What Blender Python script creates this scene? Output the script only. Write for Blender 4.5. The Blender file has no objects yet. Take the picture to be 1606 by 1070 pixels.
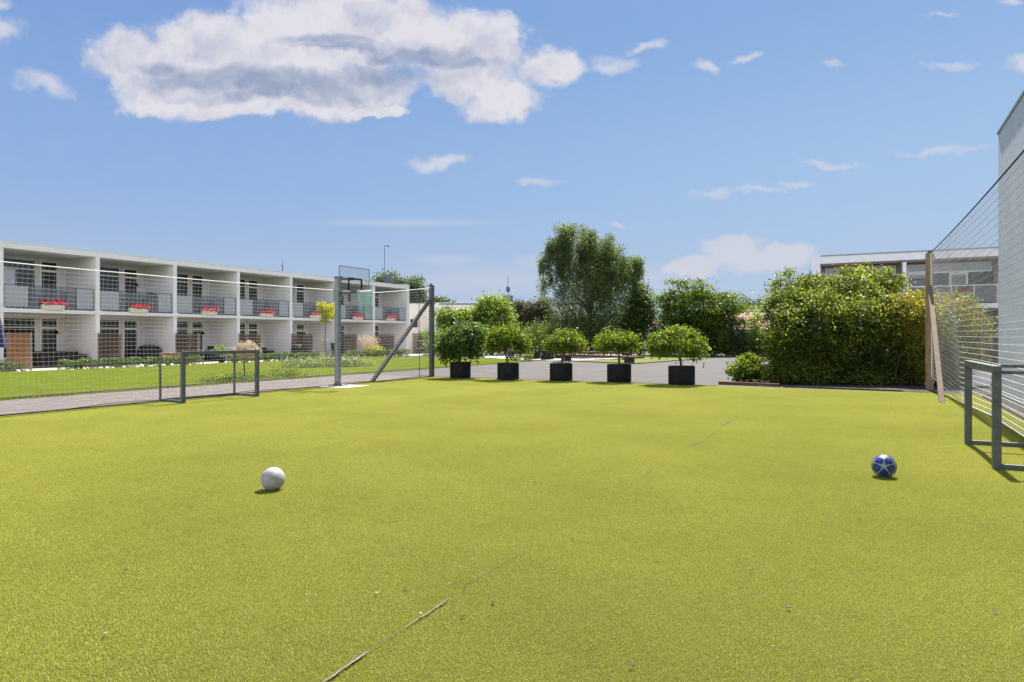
import bpy, math, random
import numpy as np
from mathutils import Vector, Matrix

S = bpy.context.scene
COL = S.collection
PI = math.pi
F, EYE, CX, CY = 1071.0, 1.55, 803.0, 528.0
U = np.array([.4637, .8860]); V = np.array([.8860, -.4637]); P0 = np.array([-23.952, 32.0])
RZ = math.atan2(U[1], U[0]); BAY = 4.5373

# ------------------------------------------------------------------ places
def L(x, t, z=0.0):
    """site axes: x along the long facade, t out from it across the lawn and the pitch"""
    p = P0 + U * x + V * t
    return (float(p[0]), float(p[1]), z)
def G(px, py, z=0.0):
    y = F * (EYE - z) / (py - CY)
    return ((px - CX) / F * y, y, z)
def A(px, py, y):
    return ((px - CX) / F * y, y, EYE + (CY - py) / F * y)

# ------------------------------------------------------------------ tagging
def tag(o, label=None, cat=None, group=None, kind=None):
    if label: o['label'] = label
    if cat: o['category'] = cat
    if group: o['group'] = group
    if kind: o['kind'] = kind
    return o
def thing(name, label, cat, loc=(0, 0, 0), rz=0.0, group=None):
    o = bpy.data.objects.new(name, None); COL.objects.link(o)
    o.location = loc; o.rotation_euler = (0, 0, rz); o.empty_display_size = .2
    return tag(o, label, cat, group)
def link(name, me, parent=None):
    o = bpy.data.objects.new(name, me); COL.objects.link(o)
    if parent: o.parent = parent
    return o
def dup(root, loc, rz=None, label=None, group=None):
    r = root.copy(); COL.objects.link(r); r.location = loc
    if rz is not None: r.rotation_euler = (0, 0, rz)
    if label: r['label'] = label
    if group: r['group'] = group
    for ch in [c for c in root.children]:
        c = ch.copy(); COL.objects.link(c); c.parent = r
        for g in [k for k in ch.children]:
            d = g.copy(); COL.objects.link(d); d.parent = c
    return r

# ------------------------------------------------------------------ mesh builder
class MB:
    def __init__(s): s.v = []; s.f = []; s.m = []
    def add(s, vs, fs, mat=0):
        b = len(s.v); s.v += [tuple(map(float, p)) for p in vs]
        s.f += [tuple(i + b for i in f) for f in fs]; s.m += [mat] * len(fs); return s
    def box(s, x0, x1, y0, y1, z0, z1, mat=0):
        return s.add([(x0,y0,z0),(x1,y0,z0),(x1,y1,z0),(x0,y1,z0),(x0,y0,z1),(x1,y0,z1),(x1,y1,z1),(x0,y1,z1)],
              [(0,3,2,1),(4,5,6,7),(0,1,5,4),(1,2,6,5),(2,3,7,6),(3,0,4,7)], mat)
    def bar(s, p, q, w, h, up=(0,0,1), mat=0):
        p = Vector(p); q = Vector(q); d = (q - p).normalized(); up = Vector(up)
        if abs(d.dot(up)) > .98: up = Vector((1,0,0))
        a = d.cross(up).normalized(); b = a.cross(d).normalized()
        vs = []
        for c in (p, q):
            for i, j in ((-1,-1),(1,-1),(1,1),(-1,1)): vs.append(c + a*(w/2*i) + b*(h/2*j))
        return s.add(vs, [(0,1,2,3),(7,6,5,4),(0,4,5,1),(1,5,6,2),(2,6,7,3),(3,7,4,0)], mat)
    def tube(s, pts, r, n=8, mat=0, cap=True):
        pts = [Vector(p) for p in pts]; m = len(pts)
        rs = r if isinstance(r, (list, tuple)) else [r] * m
        ref = Vector((.31,.12,.94)); vs = []
        for i in range(m):
            d = (pts[min(i+1, m-1)] - pts[max(i-1, 0)]).normalized()
            rf = ref if abs(d.dot(ref)) < .95 else Vector((1,.2,0))
            a = d.cross(rf).normalized(); b = d.cross(a)
            for k in range(n):
                t = 2*PI*k/n; vs.append(pts[i] + (a*math.cos(t) + b*math.sin(t))*rs[i])
        fs = [(i*n+k, i*n+(k+1) % n, (i+1)*n+(k+1) % n, (i+1)*n+k) for i in range(m-1) for k in range(n)]
        if cap and n > 3: fs += [tuple(range(n))[::-1], tuple(range((m-1)*n, m*n))]
        return s.add(vs, fs, mat)
    def lathe(s, prof, c=(0,0,0), n=24, mat=0):
        vs = [(c[0]+r*math.cos(2*PI*k/n), c[1]+r*math.sin(2*PI*k/n), c[2]+z) for r, z in prof for k in range(n)]
        m = len(prof)
        fs = [(i*n+k, i*n+(k+1) % n, (i+1)*n+(k+1) % n, (i+1)*n+k) for i in range(m-1) for k in range(n)]
        fs += [tuple(range(n))[::-1], tuple(range((m-1)*n, m*n))]
        return s.add(vs, fs, mat)
    def prism(s, poly, z0, z1, mat=0):
        n = len(poly)
        vs = [(x,y,z0) for x, y in poly] + [(x,y,z1) for x, y in poly]
        fs = [tuple(range(n))[::-1], tuple(range(n, 2*n))] + [(i, (i+1) % n, n+(i+1) % n, n+i) for i in range(n)]
        return s.add(vs, fs, mat)
    def build(s, name, mats, parent=None, smooth=False, bevel=0):
        me = bpy.data.meshes.new(name); me.from_pydata(s.v, [], s.f)
        for m in (mats if isinstance(mats, (list, tuple)) else [mats]): me.materials.append(m)
        if len(me.materials) > 1: me.polygons.foreach_set('material_index', s.m)
        if smooth: me.polygons.foreach_set('use_smooth', [True]*len(s.f))
        me.update(); o = link(name, me, parent)
        if bevel:
            b = o.modifiers.new('bevel', 'BEVEL'); b.width = bevel; b.segments = 2; b.limit_method = 'ANGLE'
        return o

def quads_mesh(name, verts, mat):
    """verts (N,4,3): one quad per leaf"""
    n = len(verts); me = bpy.data.meshes.new(name)
    me.vertices.add(n*4); me.vertices.foreach_set('co', verts.astype(np.float32).ravel())
    me.loops.add(n*4); me.loops.foreach_set('vertex_index', np.arange(n*4, dtype=np.int32))
    me.polygons.add(n); me.polygons.foreach_set('loop_start', np.arange(0, n*4, 4, dtype=np.int32))
    me.polygons.foreach_set('loop_total', np.full(n, 4, dtype=np.int32))
    me.update(calc_edges=True); me.materials.append(mat); return me

# ------------------------------------------------------------------ materials
def nm(name):
    m = bpy.data.materials.new(name); m.use_nodes = True
    nt = m.node_tree; nt.nodes.clear()
    out = nt.nodes.new('ShaderNodeOutputMaterial'); return m, nt, out
def N(nt, t, **kw):
    n = nt.nodes.new(t)
    for k, v in kw.items(): setattr(n, k, v)
    return n
def ramp(nt, fac, stops):
    r = N(nt, 'ShaderNodeValToRGB'); e = r.color_ramp.elements
    while len(e) < len(stops): e.new(.5)
    for i, (p, c) in enumerate(stops): e[i].position = p; e[i].color = (*c, 1)
    if fac is not None: nt.links.new(fac, r.inputs['Fac'])
    return r
def noise(nt, vec, scale, detail=4, rough=.55):
    n = N(nt, 'ShaderNodeTexNoise'); n.inputs['Scale'].default_value = scale
    n.inputs['Detail'].default_value = detail; n.inputs['Roughness'].default_value = rough
    if vec is not None: nt.links.new(vec, n.inputs['Vector'])
    return n
def plain(name, c, rough=.7, var=.12, scale=6.0, bump=.0, bscale=60, metal=0, spec=.5, stain=None):
    """painted / weathered surface: base colour varied by two octaves of noise in object space"""
    m, nt, out = nm(name); b = N(nt, 'ShaderNodeBsdfPrincipled'); tc = N(nt, 'ShaderNodeTexCoord')
    n1 = noise(nt, tc.outputs['Object'], scale, 5, .6)
    lo = tuple(max(0, x*(1-var)) for x in c); hi = tuple(min(1, x*(1+var)) for x in c)
    r = ramp(nt, n1.outputs['Fac'], [(.3, lo), (.7, hi)]); colr = r.outputs['Color']
    if stain:
        n3 = noise(nt, tc.outputs['Object'], stain[1], 6, .65)
        mk = ramp(nt, n3.outputs['Fac'], [(.52, (0,0,0)), (.72, (1,1,1))])
        mx = N(nt, 'ShaderNodeMix', data_type='RGBA'); mx.inputs['B'].default_value = (*stain[0], 1)
        mu = N(nt, 'ShaderNodeMath', operation='MULTIPLY'); mu.inputs[1].default_value = stain[2]
        nt.links.new(mk.outputs['Color'], mu.inputs[0]); nt.links.new(mu.outputs[0], mx.inputs['Factor'])
        nt.links.new(colr, mx.inputs['A']); colr = mx.outputs['Result']
    nt.links.new(colr, b.inputs['Base Color'])
    b.inputs['Roughness'].default_value = rough; b.inputs['Metallic'].default_value = metal
    b.inputs['Specular IOR Level'].default_value = spec
    if bump:
        n2 = noise(nt, tc.outputs['Object'], bscale, 4, .6); bp = N(nt, 'ShaderNodeBump')
        bp.inputs['Strength'].default_value = bump; bp.inputs['Distance'].default_value = .02
        nt.links.new(n2.outputs['Fac'], bp.inputs['Height']); nt.links.new(bp.outputs[0], b.inputs['Normal'])
    nt.links.new(b.outputs[0], out.inputs[0]); return m
def leafmat(name, cols, trans=.45, gloss=.25, patch=None):
    """leaf: each leaf its own tone, light passing through"""
    m, nt, out = nm(name); g = N(nt, 'ShaderNodeNewGeometry')
    n = len(cols); r = ramp(nt, g.outputs['Random Per Island'], [(i/max(1, n-1), c) for i, c in enumerate(cols)])
    col = r.outputs['Color']
    if patch:
        nz = noise(nt, g.outputs['Position'], patch[1], 3); pr = ramp(nt, nz.outputs['Fac'], [(.4, (0,0,0)), (.62, (1,1,1))])
        mx = N(nt, 'ShaderNodeMix', data_type='RGBA'); mx.inputs['B'].default_value = (*patch[0], 1)
        mu = N(nt, 'ShaderNodeMath', operation='MULTIPLY'); mu.inputs[1].default_value = patch[2]
        nt.links.new(pr.outputs['Color'], mu.inputs[0])
        nt.links.new(mu.outputs[0], mx.inputs['Factor']); nt.links.new(col, mx.inputs['A']); col = mx.outputs['Result']
    d = N(nt, 'ShaderNodeBsdfPrincipled'); d.inputs['Roughness'].default_value = .45
    d.inputs['Specular IOR Level'].default_value = gloss
    nt.links.new(col, d.inputs['Base Color'])
    hs = N(nt, 'ShaderNodeHueSaturation'); hs.inputs['Hue'].default_value = .485
    hs.inputs['Saturation'].default_value = 1.1; hs.inputs['Value'].default_value = 1.5
    nt.links.new(col, hs.inputs['Color'])
    t = N(nt, 'ShaderNodeBsdfTranslucent'); nt.links.new(hs.outputs[0], t.inputs['Color'])
    mx = N(nt, 'ShaderNodeMixShader'); mx.inputs[0].default_value = trans
    nt.links.new(d.outputs[0], mx.inputs[1]); nt.links.new(t.outputs[0], mx.inputs[2])
    nt.links.new(mx.outputs[0], out.inputs[0]); return m
def glassmat(name, tint, refl=.5, thr=.5, rough=.02):
    m, nt, out = nm(name)
    t = N(nt, 'ShaderNodeBsdfTransparent'); t.inputs[0].default_value = (*tint, 1)
    d = N(nt, 'ShaderNodeBsdfPrincipled'); d.inputs['Base Color'].default_value = (*[x*.5 for x in tint], 1)
    d.inputs['Roughness'].default_value = rough; d.inputs['Specular IOR Level'].default_value = refl
    mx = N(nt, 'ShaderNodeMixShader'); mx.inputs[0].default_value = 1 - thr
    nt.links.new(t.outputs[0], mx.inputs[1]); nt.links.new(d.outputs[0], mx.inputs[2])
    nt.links.new(mx.outputs[0], out.inputs[0]); return m

M = {}
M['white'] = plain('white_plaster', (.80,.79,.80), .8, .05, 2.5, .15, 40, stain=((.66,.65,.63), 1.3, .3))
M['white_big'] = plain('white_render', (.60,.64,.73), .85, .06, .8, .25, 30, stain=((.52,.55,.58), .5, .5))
def brickwall(m):
    nt = m.node_tree; b = [n for n in nt.nodes if n.type == 'BSDF_PRINCIPLED'][0]; tc = N(nt, 'ShaderNodeTexCoord'); sp_ = N(nt, 'ShaderNodeSeparateXYZ'); cb = N(nt, 'ShaderNodeCombineXYZ')
    nt.links.new(tc.outputs['Object'], sp_.inputs[0]); ad = N(nt, 'ShaderNodeMath', operation='ADD'); nt.links.new(sp_.outputs[0], ad.inputs[0]); nt.links.new(sp_.outputs[1], ad.inputs[1]); nt.links.new(ad.outputs[0], cb.inputs[0]); nt.links.new(sp_.outputs[2], cb.inputs[1])
    br = N(nt, 'ShaderNodeTexBrick'); nt.links.new(cb.outputs[0], br.inputs['Vector']); br.inputs['Scale'].default_value = 1; br.inputs['Brick Width'].default_value = .24; br.inputs['Row Height'].default_value = .08; br.inputs['Mortar Size'].default_value = .008
    br.inputs['Color1'].default_value = (1,1,1,1); br.inputs['Color2'].default_value = (.92,.92,.93,1); br.inputs['Mortar'].default_value = (.78,.79,.80,1)
    old = b.inputs['Base Color'].links[0].from_socket; mx = N(nt, 'ShaderNodeMix', data_type='RGBA', blend_type='MULTIPLY'); mx.inputs['Factor'].default_value = 1; nt.links.new(old, mx.inputs['A']); nt.links.new(br.outputs['Color'], mx.inputs['B']); nt.links.new(mx.outputs['Result'], b.inputs['Base Color'])
    bp = N(nt, 'ShaderNodeBump'); bp.inputs['Strength'].default_value = .6; bp.inputs['Distance'].default_value = .006; bp.invert = True; nt.links.new(br.outputs['Fac'], bp.inputs['Height']); nt.links.new(bp.outputs[0], b.inputs['Normal'])
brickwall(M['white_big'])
M['trim'] = plain('white_frame_paint', (.76,.76,.76), .45, .05)
M['roofcap'] = plain('roof_edge_metal', (.30,.31,.33), .5, .15)
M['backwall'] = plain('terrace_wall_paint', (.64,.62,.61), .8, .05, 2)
M['glass'] = plain('window_glass', (.018,.022,.028), .04, .2, 2, spec=.6)
M['reflection'] = plain('pale_pane_reflection', (.72,.76,.86), .8, .08, 8)
M['frost'] = plain('frosted_glass', (.35,.36,.395), .35, .04, 3)
M['clear'] = glassmat('smoked_glass', (.62,.66,.72), .5, .72)
M['steel'] = plain('galvanised_steel', (.23,.25,.26), .5, .25, 9, .05, 60, metal=.4)
M['dkgrey'] = plain('dark_grey_paint', (.06,.068,.08), .6, .2)
M['darksteel'] = plain('dark_grey_steel', (.10,.115,.12), .5, .25, 12, .06, 70, metal=.35)
M['goal'] = plain('goal_grey_coating', (.10,.112,.112), .55, .3, 10, .08, 50, metal=.15, stain=((.07,.07,.065), 6, .6))
M['postgrey'] = plain('post_grey_coating', (.075,.074,.073), .6, .2, 7, .08, 60)
M['black'] = plain('black_fabric', (.012,.012,.014), .8, .3, 10)
M['rattan'] = plain('dark_rattan', (.022,.018,.018), .7, .5, 60, .3, 120)
M['planter'] = plain('planter_black', (.010,.0095,.011), .75, .35, 5, .1, 30, spec=.25, stain=((.024,.022,.02), 4, .6))
M['soil'] = plain('soil', (.045,.034,.027), .95, .5, 14, .6, 25, stain=((.16,.13,.10), 30, .5))
M['bark'] = plain('bark', (.10,.075,.055), .9, .4, 14, .6, 30)
M['bark_dark'] = plain('dark_bark', (.045,.036,.03), .9, .4, 14, .6, 30)
M['birchbark'] = plain('birch_bark', (.32,.30,.28), .85, .3, 8, .3, 20, stain=((.03,.03,.03), 5, .9))
M['wood'] = plain('weathered_post_wood', (.24,.165,.09), .85, .3, 6, .3, 40, stain=((.12,.09,.06), 3, .6))
M['woodpink'] = plain('weathered_brace_wood', (.165,.118,.088), .85, .25, 6, .3, 40)
M['timber'] = plain('stained_timber', (.105,.05,.04), .7, .35, 7, .2, 40)
M['weave'] = plain('woven_brown_wood', (.085,.055,.042), .8, .45, 18, .4, 50)
M['weave_sunlit'] = plain('woven_sunlit_wood', (.42,.20,.085), .75, .3, 14, .3, 50)  # sunlit look of one woven screen put into the wood colour
M['screenpost'] = plain('screen_frame_wood', (.30,.23,.19), .8, .2)
M['rope'] = plain('white_rope', (.75,.73,.70), .8, .1)
M['net'] = plain('pale_net_cord', (.80,.77,.74), .8, .12, 2)
M['ropeblack'] = plain('dark_rope', (.03,.03,.03), .8, .2)
M['netgrey'] = plain('white_net_cord', (.66,.63,.60), .8, .12, 2)
M['hoopnet'] = plain('green_hoop_net', (.20,.42,.38), .8, .2)
M['rim'] = plain('pale_rim_paint', (.62,.66,.62), .5, .1)
M['seam'] = plain('turf_seam_backing', (.22,.20,.165), .9, .4, 40)
M['scrap'] = plain('pale_dry_leaf', (.26,.22,.16), .85, .4, 3)
M['concrete'] = plain('concrete', (.36,.345,.315), .9, .15, 8, .2, 60, stain=((.28,.26,.23), 5, .6))
M['cream'] = plain('cream_render', (.74,.68,.60), .85, .05, 1.5, .1, 40)
M['tan'] = plain('tan_brick', (.42,.32,.26), .9, .12, 20)
M['dkpanel'] = plain('dark_panel', (.025,.025,.03), .5, .2)
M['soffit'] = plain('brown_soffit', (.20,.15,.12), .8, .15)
M['flower_red'] = leafmat('red_petals', [(.55,.012,.02), (.75,.03,.05), (.65,.02,.06)], .3)
M['flower_pink'] = leafmat('pink_white_leaves', [(.10,.15,.04), (.58,.42,.34), (.66,.40,.32), (.20,.25,.08), (.60,.56,.44), (.55,.40,.30)], .3)
M['flower_white'] = leafmat('white_petals', [(.80,.80,.76), (.75,.74,.70)], .3)
M['flower_orange'] = leafmat('orange_petals', [(.55,.26,.10), (.40,.22,.10), (.30,.24,.06)], .3)
M['boxcream'] = plain('cream_flower_box', (.66,.63,.55), .6, .08)
M['navy'] = plain('navy_canvas', (.03,.03,.09), .8, .2, 6, .1, 60)
M['plastic'] = plain('bin_plastic', (.012,.02,.016), .5, .2)
M['redcloth'] = plain('red_awning_cloth', (.22,.02,.025), .8, .15)
M['stone'] = plain('white_stone', (.72,.71,.69), .9, .1, 9, .3, 20)
M['paving'] = plain('terrace_paving', (.52,.45,.41), .9, .1, 4, .1, 60)
M['stake'] = plain('stake_wood', (.55,.36,.16), .8, .2)
M['bluegrey'] = plain('slate_blue_paint', (.10,.12,.2), .7, .2)
LF = {}
LF['pot'] = leafmat('pot_tree_leaves', [(.045,.10,.018), (.10,.165,.025), (.17,.225,.03), (.26,.29,.04)], 0.55, .22, patch=((.06,.11,.018), 3.0, .5))
LF['pot_dark'] = leafmat('weeping_pot_leaves', [(.035,.085,.03), (.06,.115,.036), (.10,.16,.036), (.19,.23,.05)], 0.5, .22)
LF['birch'] = leafmat('birch_leaves', [(.08,.13,.048), (.125,.175,.06), (.17,.22,.072), (.23,.27,.085)], 0.52, .22, patch=((.045,.08,.03), .7, .6))
LF['maple'] = leafmat('maple_leaves', [(.055,.10,.026), (.095,.14,.032), (.15,.19,.042)], 0.5, .22, patch=((.03,.065,.016), .8, .6))
LF['cherry'] = leafmat('cherry_leaves', [(.065,.12,.023), (.12,.18,.028), (.19,.245,.035)], 0.57, .22, patch=((.035,.075,.015), .7, .7))
LF['light'] = leafmat('light_bush_leaves', [(0.112,0.176,0.040), (0.160,0.240,0.048), (0.224,0.288,0.056)], 0.55, .3)
LF['hedge'] = leafmat('hedge_leaves', [(0.027,0.061,0.016), (0.047,0.088,0.022), (0.068,0.115,0.027)], 0.4, .3)
LF['box'] = leafmat('box_leaves', [(0.056,0.104,0.029), (0.088,0.144,0.035), (0.128,0.184,0.048)], 0.4, .35)
LF['pine'] = leafmat('pine_needles', [(.07,.08,.04), (.095,.10,.05), (.125,.105,.06)], 0.35, .2)
LF['rose'] = leafmat('big_shrub_leaves', [(.06,.095,.018), (.11,.155,.025), (.18,.225,.036), (.27,.30,.055)], 0.6, .22, patch=((.035,.068,.014), 1.1, .75))
LF['rose_y'] = leafmat('yellow_shrub_leaves', [(.10,.125,.024), (.16,.175,.03), (.23,.225,.04)], 0.58, .35, patch=((.36,.27,.03), .9, .22))
LF['yellow'] = leafmat('yellow_leaves', [(.30,.33,.02), (.42,.43,.03), (.36,.40,.035)], .5, .3)
LF['cover'] = leafmat('variegated_leaves', [(.14,.20,.06), (.20,.26,.09), (.30,.34,.17), (.08,.13,.04)], 0.4, .3)
LF['straw'] = leafmat('straw_plumes', [(.42,.34,.26), (.50,.42,.33), (.36,.30,.2)], .4, .2)
LF['far'] = leafmat('far_leaves', [(0.075,0.112,0.053), (0.105,0.143,0.068), (0.128,0.165,0.075)], 0.4, .2)
LF['dead'] = plain('dry_leaf', (.10,.065,.035), .8, .5, 3)

# ------------------------------------------------------------------ camera, sun, sky
cam = bpy.data.cameras.new('camera'); co = bpy.data.objects.new('camera', cam); COL.objects.link(co)
co.location = (0, 0, EYE); co.rotation_euler = (PI/2, 0, 0)
cam.sensor_width = 36; cam.lens = F/1606*36; cam.shift_y = -7.0/1606; cam.clip_end = 3000; cam.clip_start = .05
S.camera = co
AZ, EL = math.radians(23.5), math.radians(57)
sd = Vector((math.sin(AZ)*math.cos(EL), math.cos(AZ)*math.cos(EL), math.sin(EL)))
sl = bpy.data.lights.new('sun', 'SUN'); sl.energy = 5.0; sl.angle = math.radians(.55); sl.color = (1, .955, .88)
so = bpy.data.objects.new('sun', sl); COL.objects.link(so); so.rotation_euler = sd.to_track_quat('Z', 'Y').to_euler()
so.location = (30, 60, 90)

W = bpy.data.worlds.new('World'); S.world = W; W.use_nodes = True
nt = W.node_tree; nt.nodes.clear(); lk = nt.links
def math_(op, a, b=None, c=None, clamp=False):
    n = N(nt, 'ShaderNodeMath', operation=op); n.use_clamp = clamp
    for i, x in enumerate((a, b, c)):
        if x is None: continue
        if isinstance(x, (int, float)): n.inputs[i].default_value = x
        else: lk.new(x, n.inputs[i])
    return n.outputs[0]
def sstep(x, lo, hi):
    if lo > hi: return math_('SUBTRACT', 1.0, sstep(x, hi, lo))
    n = N(nt, 'ShaderNodeMapRange', interpolation_type='SMOOTHSTEP')
    lk.new(x, n.inputs[0]); n.inputs[1].default_value = lo; n.inputs[2].default_value = hi; return n.outputs[0]
def mixc(f, a, b):
    n = N(nt, 'ShaderNodeMix', data_type='RGBA')
    if isinstance(f, (int, float)): n.inputs['Factor'].default_value = f
    else: lk.new(f, n.inputs['Factor'])
    for k, x in (('A', a), ('B', b)):
        if isinstance(x, tuple): n.inputs[k].default_value = (*x, 1)
        else: lk.new(x, n.inputs[k])
    return n.outputs['Result']
SKYK = .15
sky = N(nt, 'ShaderNodeTexSky', sky_type='NISHITA'); sky.sun_disc = False
sky.sun_elevation = EL; sky.sun_rotation = AZ; sky.air_density = 1.0; sky.dust_density = 1.2; sky.ozone_density = 1.6
# clouds sit in the sky's own directions (northern half of the sky sphere)
tc = N(nt, 'ShaderNodeTexCoord'); sp = N(nt, 'ShaderNodeSeparateXYZ'); lk.new(tc.outputs['Generated'], sp.inputs[0])
yy = math_('MAXIMUM', sp.outputs['Y'], .02)
gx = math_('DIVIDE', sp.outputs['X'], yy); gz = math_('DIVIDE', sp.outputs['Z'], yy)
cv = N(nt, 'ShaderNodeCombineXYZ'); lk.new(gx, cv.inputs[0]); lk.new(gz, cv.inputs[1])
P = cv.outputs[0]
wn = noise(nt, P, 9.0, 6, .6)
w2 = N(nt, 'ShaderNodeVectorMath', operation='SUBTRACT'); lk.new(wn.outputs['Color'], w2.inputs[0]); w2.inputs[1].default_value = (.5,.5,.5)
w3 = N(nt, 'ShaderNodeVectorMath', operation='MULTIPLY'); lk.new(w2.outputs[0], w3.inputs[0]); w3.inputs[1].default_value = (.11,.075,0)
w4 = N(nt, 'ShaderNodeVectorMath', operation='ADD'); lk.new(P, w4.inputs[0]); lk.new(w3.outputs[0], w4.inputs[1])
PW = w4.outputs[0]
def blobs(vec, lst, soft=False):
    acc = None
    for it in lst:
        px, py, rx, ry = it[:4]; tilt = it[4] if len(it) > 4 else 0
        mp = N(nt, 'ShaderNodeMapping', vector_type='TEXTURE')
        mp.inputs['Location'].default_value = ((px-CX)/F, (CY-py)/F, 0)
        mp.inputs['Rotation'].default_value = (0, 0, math.radians(tilt))
        mp.inputs['Scale'].default_value = (rx/F*1.25, ry/F*1.25, 1)
        lk.new(vec, mp.inputs[0]); g = N(nt, 'ShaderNodeTexGradient', gradient_type='SPHERICAL'); lk.new(mp.outputs[0], g.inputs[0])
        v = g.outputs['Fac']
        if acc is None: acc = v
        elif not soft: acc = math_('MAXIMUM', acc, v)
        else:
            n = N(nt, 'ShaderNodeMath', operation='SMOOTH_MAX'); n.inputs[2].default_value = .15
            lk.new(acc, n.inputs[0]); lk.new(v, n.inputs[1]); acc = n.outputs[0]
    return acc
BIG = [(205,88,72,52),(330,78,115,66),(480,55,145,80),(590,48,130,72),(715,68,100,50),(770,78,62,48),(300,128,140,48),(450,142,165,42),(560,132,110,36),
       (250,158,75,24),(410,168,150,20),(585,166,62,12),(862,112,52,30),(785,156,64,32),(735,122,80,30)]
SMALL = [(66,130,46,22,-18),(2,45,46,22),(10,8,30,14),(963,99,46,18),(1020,72,34,9,14),(1092,94,36,11,-20),(1165,89,34,8,-8),(690,251,46,13),(1592,106,28,16),(1588,5,28,9)]
WISP = [(842,285,46,8),(1300,99,22,7),(1482,24,30,5),(1478,233,100,9,5),(1295,252,74,6),(1115,306,32,10),(1195,303,62,6,3),(1252,291,36,5),(960,356,22,7),(1490,104,60,8)]
LOW = [(1150,398,62,26),(1208,414,72,24),(1095,416,60,16),(1235,405,46,20)]
HAZE = [(840,412,46,16),(700,408,60,12),(770,440,190,26),(1010,440,120,30),(640,350,160,8)]
fb = noise(nt, P, 26.0, 7, .62); fbm = math_('SUBTRACT', fb.outputs['Fac'], .5)
bigd = blobs(PW, BIG, True)
def ragged(b, amp, lo=0.0): return math_('ADD', b, math_('MULTIPLY', math_('MULTIPLY', fbm, amp), sstep(b, lo, lo+.12)))
dbig = ragged(bigd, .85, .07)
a_big = math_('MULTIPLY', sstep(dbig, .05, .46), .96)
dsm = ragged(blobs(PW, SMALL), 1.5); a_sm = math_('MULTIPLY', sstep(dsm, .04, .9), .72)
dw = ragged(blobs(PW, WISP), 1.3); a_w = math_('MULTIPLY', sstep(dw, .1, .9), .55)
dl = ragged(blobs(PW, LOW), .9); a_l = math_('MULTIPLY', sstep(dl, .08, .5), .6)
dh = ragged(blobs(P, HAZE), .3); a_h = math_('MULTIPLY', sstep(dh, .05, .9), .5)
# shade of the big cloud painted in with hand-placed grey and lit blobs
BELLY = [(450,132,210,30),(320,120,120,24),(610,118,120,20),(520,62,90,11),(660,86,120,17),(560,74,100,12),(730,98,60,10),(420,152,150,14),(260,100,50,14)]
LIT = [(500,92,75,15),(250,168,70,10),(560,170,80,8),(790,142,50,12),(420,28,120,20),(700,45,90,16)]
bel = blobs(PW, BELLY, True); lit = blobs(PW, LIT, True)
bil = noise(nt, PW, 15.0, 7, .6); st = N(nt, 'ShaderNodeMapping'); st.inputs['Scale'].default_value = (1,2.0,1); lk.new(PW, st.inputs[0]); f2 = noise(nt, st.outputs[0], 6.0, 6, .6)
sv = math_('ADD', math_('SUBTRACT', bel, math_('MULTIPLY', lit, .9)), math_('MULTIPLY', math_('SUBTRACT', f2.outputs['Fac'], .5), .9))
shade = math_('MULTIPLY', sstep(sv, -.22, .72), sstep(dbig, .0, .26))
shade = math_('ADD', math_('MULTIPLY', shade, .86), math_('MULTIPLY', math_('SUBTRACT', bil.outputs['Fac'], .48), .85), None, True)
sh2 = N(nt, 'ShaderNodeVectorMath', operation='ADD'); lk.new(PW, sh2.inputs[0]); sh2.inputs[1].default_value = (.004,.013,0)
bil2 = noise(nt, sh2.outputs[0], 15.0, 7, .6)
em = math_('MULTIPLY', math_('SUBTRACT', bil2.outputs['Fac'], bil.outputs['Fac']), 2.0)
shade = math_('ADD', shade, em, None, True)
ccol = mixc(shade, (.775,.76,.815), (.325,.385,.545))
hz = sstep(sp.outputs['Z'], -.02, .34)
skyc = N(nt, 'ShaderNodeVectorMath', operation='SCALE'); lk.new(sky.outputs[0], skyc.inputs[0]); skyc.inputs['Scale'].default_value = SKYK
skyt = N(nt, 'ShaderNodeVectorMath', operation='MULTIPLY'); lk.new(skyc.outputs[0], skyt.inputs[0]); skyt.inputs[1].default_value = (1.0, 1.0, 1.0)
zs = N(nt, 'ShaderNodeVectorMath', operation='SCALE'); lk.new(skyt.outputs[0], zs.inputs[0]); zs.inputs['Scale'].default_value = .34; zen = zs.outputs[0]
zn = sp.outputs['Z']; side = sstep(sp.outputs['X'], -.75, .75)
EXPO = 1.27; K = 2**-EXPO
def kc(c): return tuple(x*K for x in c)
low_l = mixc(sstep(zn, .0, .22), kc((.46,.565,.72)), kc((.28,.445,.75))); low_l = mixc(sstep(zn, .16, .46), low_l, kc((.178,.33,.68)))
low_r = mixc(sstep(zn, .0, .22), kc((.485,.595,.76)), kc((.385,.565,.82))); low_r = mixc(sstep(zn, .16, .46), low_r, kc((.25,.43,.75)))
base = mixc(sstep(zn, .42, .70), mixc(side, low_l, low_r), zen)
c1 = mixc(a_h, base, kc((.58,.62,.74)))
c2 = mixc(a_l, c1, kc((.74,.70,.73)))
c3 = mixc(a_w, c2, kc((.68,.68,.76)))
c4 = mixc(a_sm, c3, kc((.74,.73,.79)))
cm = N(nt, 'ShaderNodeVectorMath', operation='SCALE'); lk.new(ccol, cm.inputs[0]); cm.inputs['Scale'].default_value = K
c5 = mixc(a_big, c4, cm.outputs[0])
back = sstep(math_('MULTIPLY', sp.outputs['Y'], -1.0), -.05, .25)
bn = noise(nt, tc.outputs['Generated'], 3.2, 6, .55)
fill_cloud = math_('MULTIPLY', sstep(bn.outputs['Fac'], .42, .56), math_('MULTIPLY', sstep(sp.outputs['Z'], -.02, .06), sstep(sp.outputs['Z'], .72, .45)))  # bright cloud bank behind the camera, added to fill the shaded walls
bsky = mixc(fill_cloud, mixc(sstep(zn, .5, .8), skyt.outputs[0], zen), (1.0,.975,.97))
c5 = mixc(back, c5, bsky)
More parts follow.
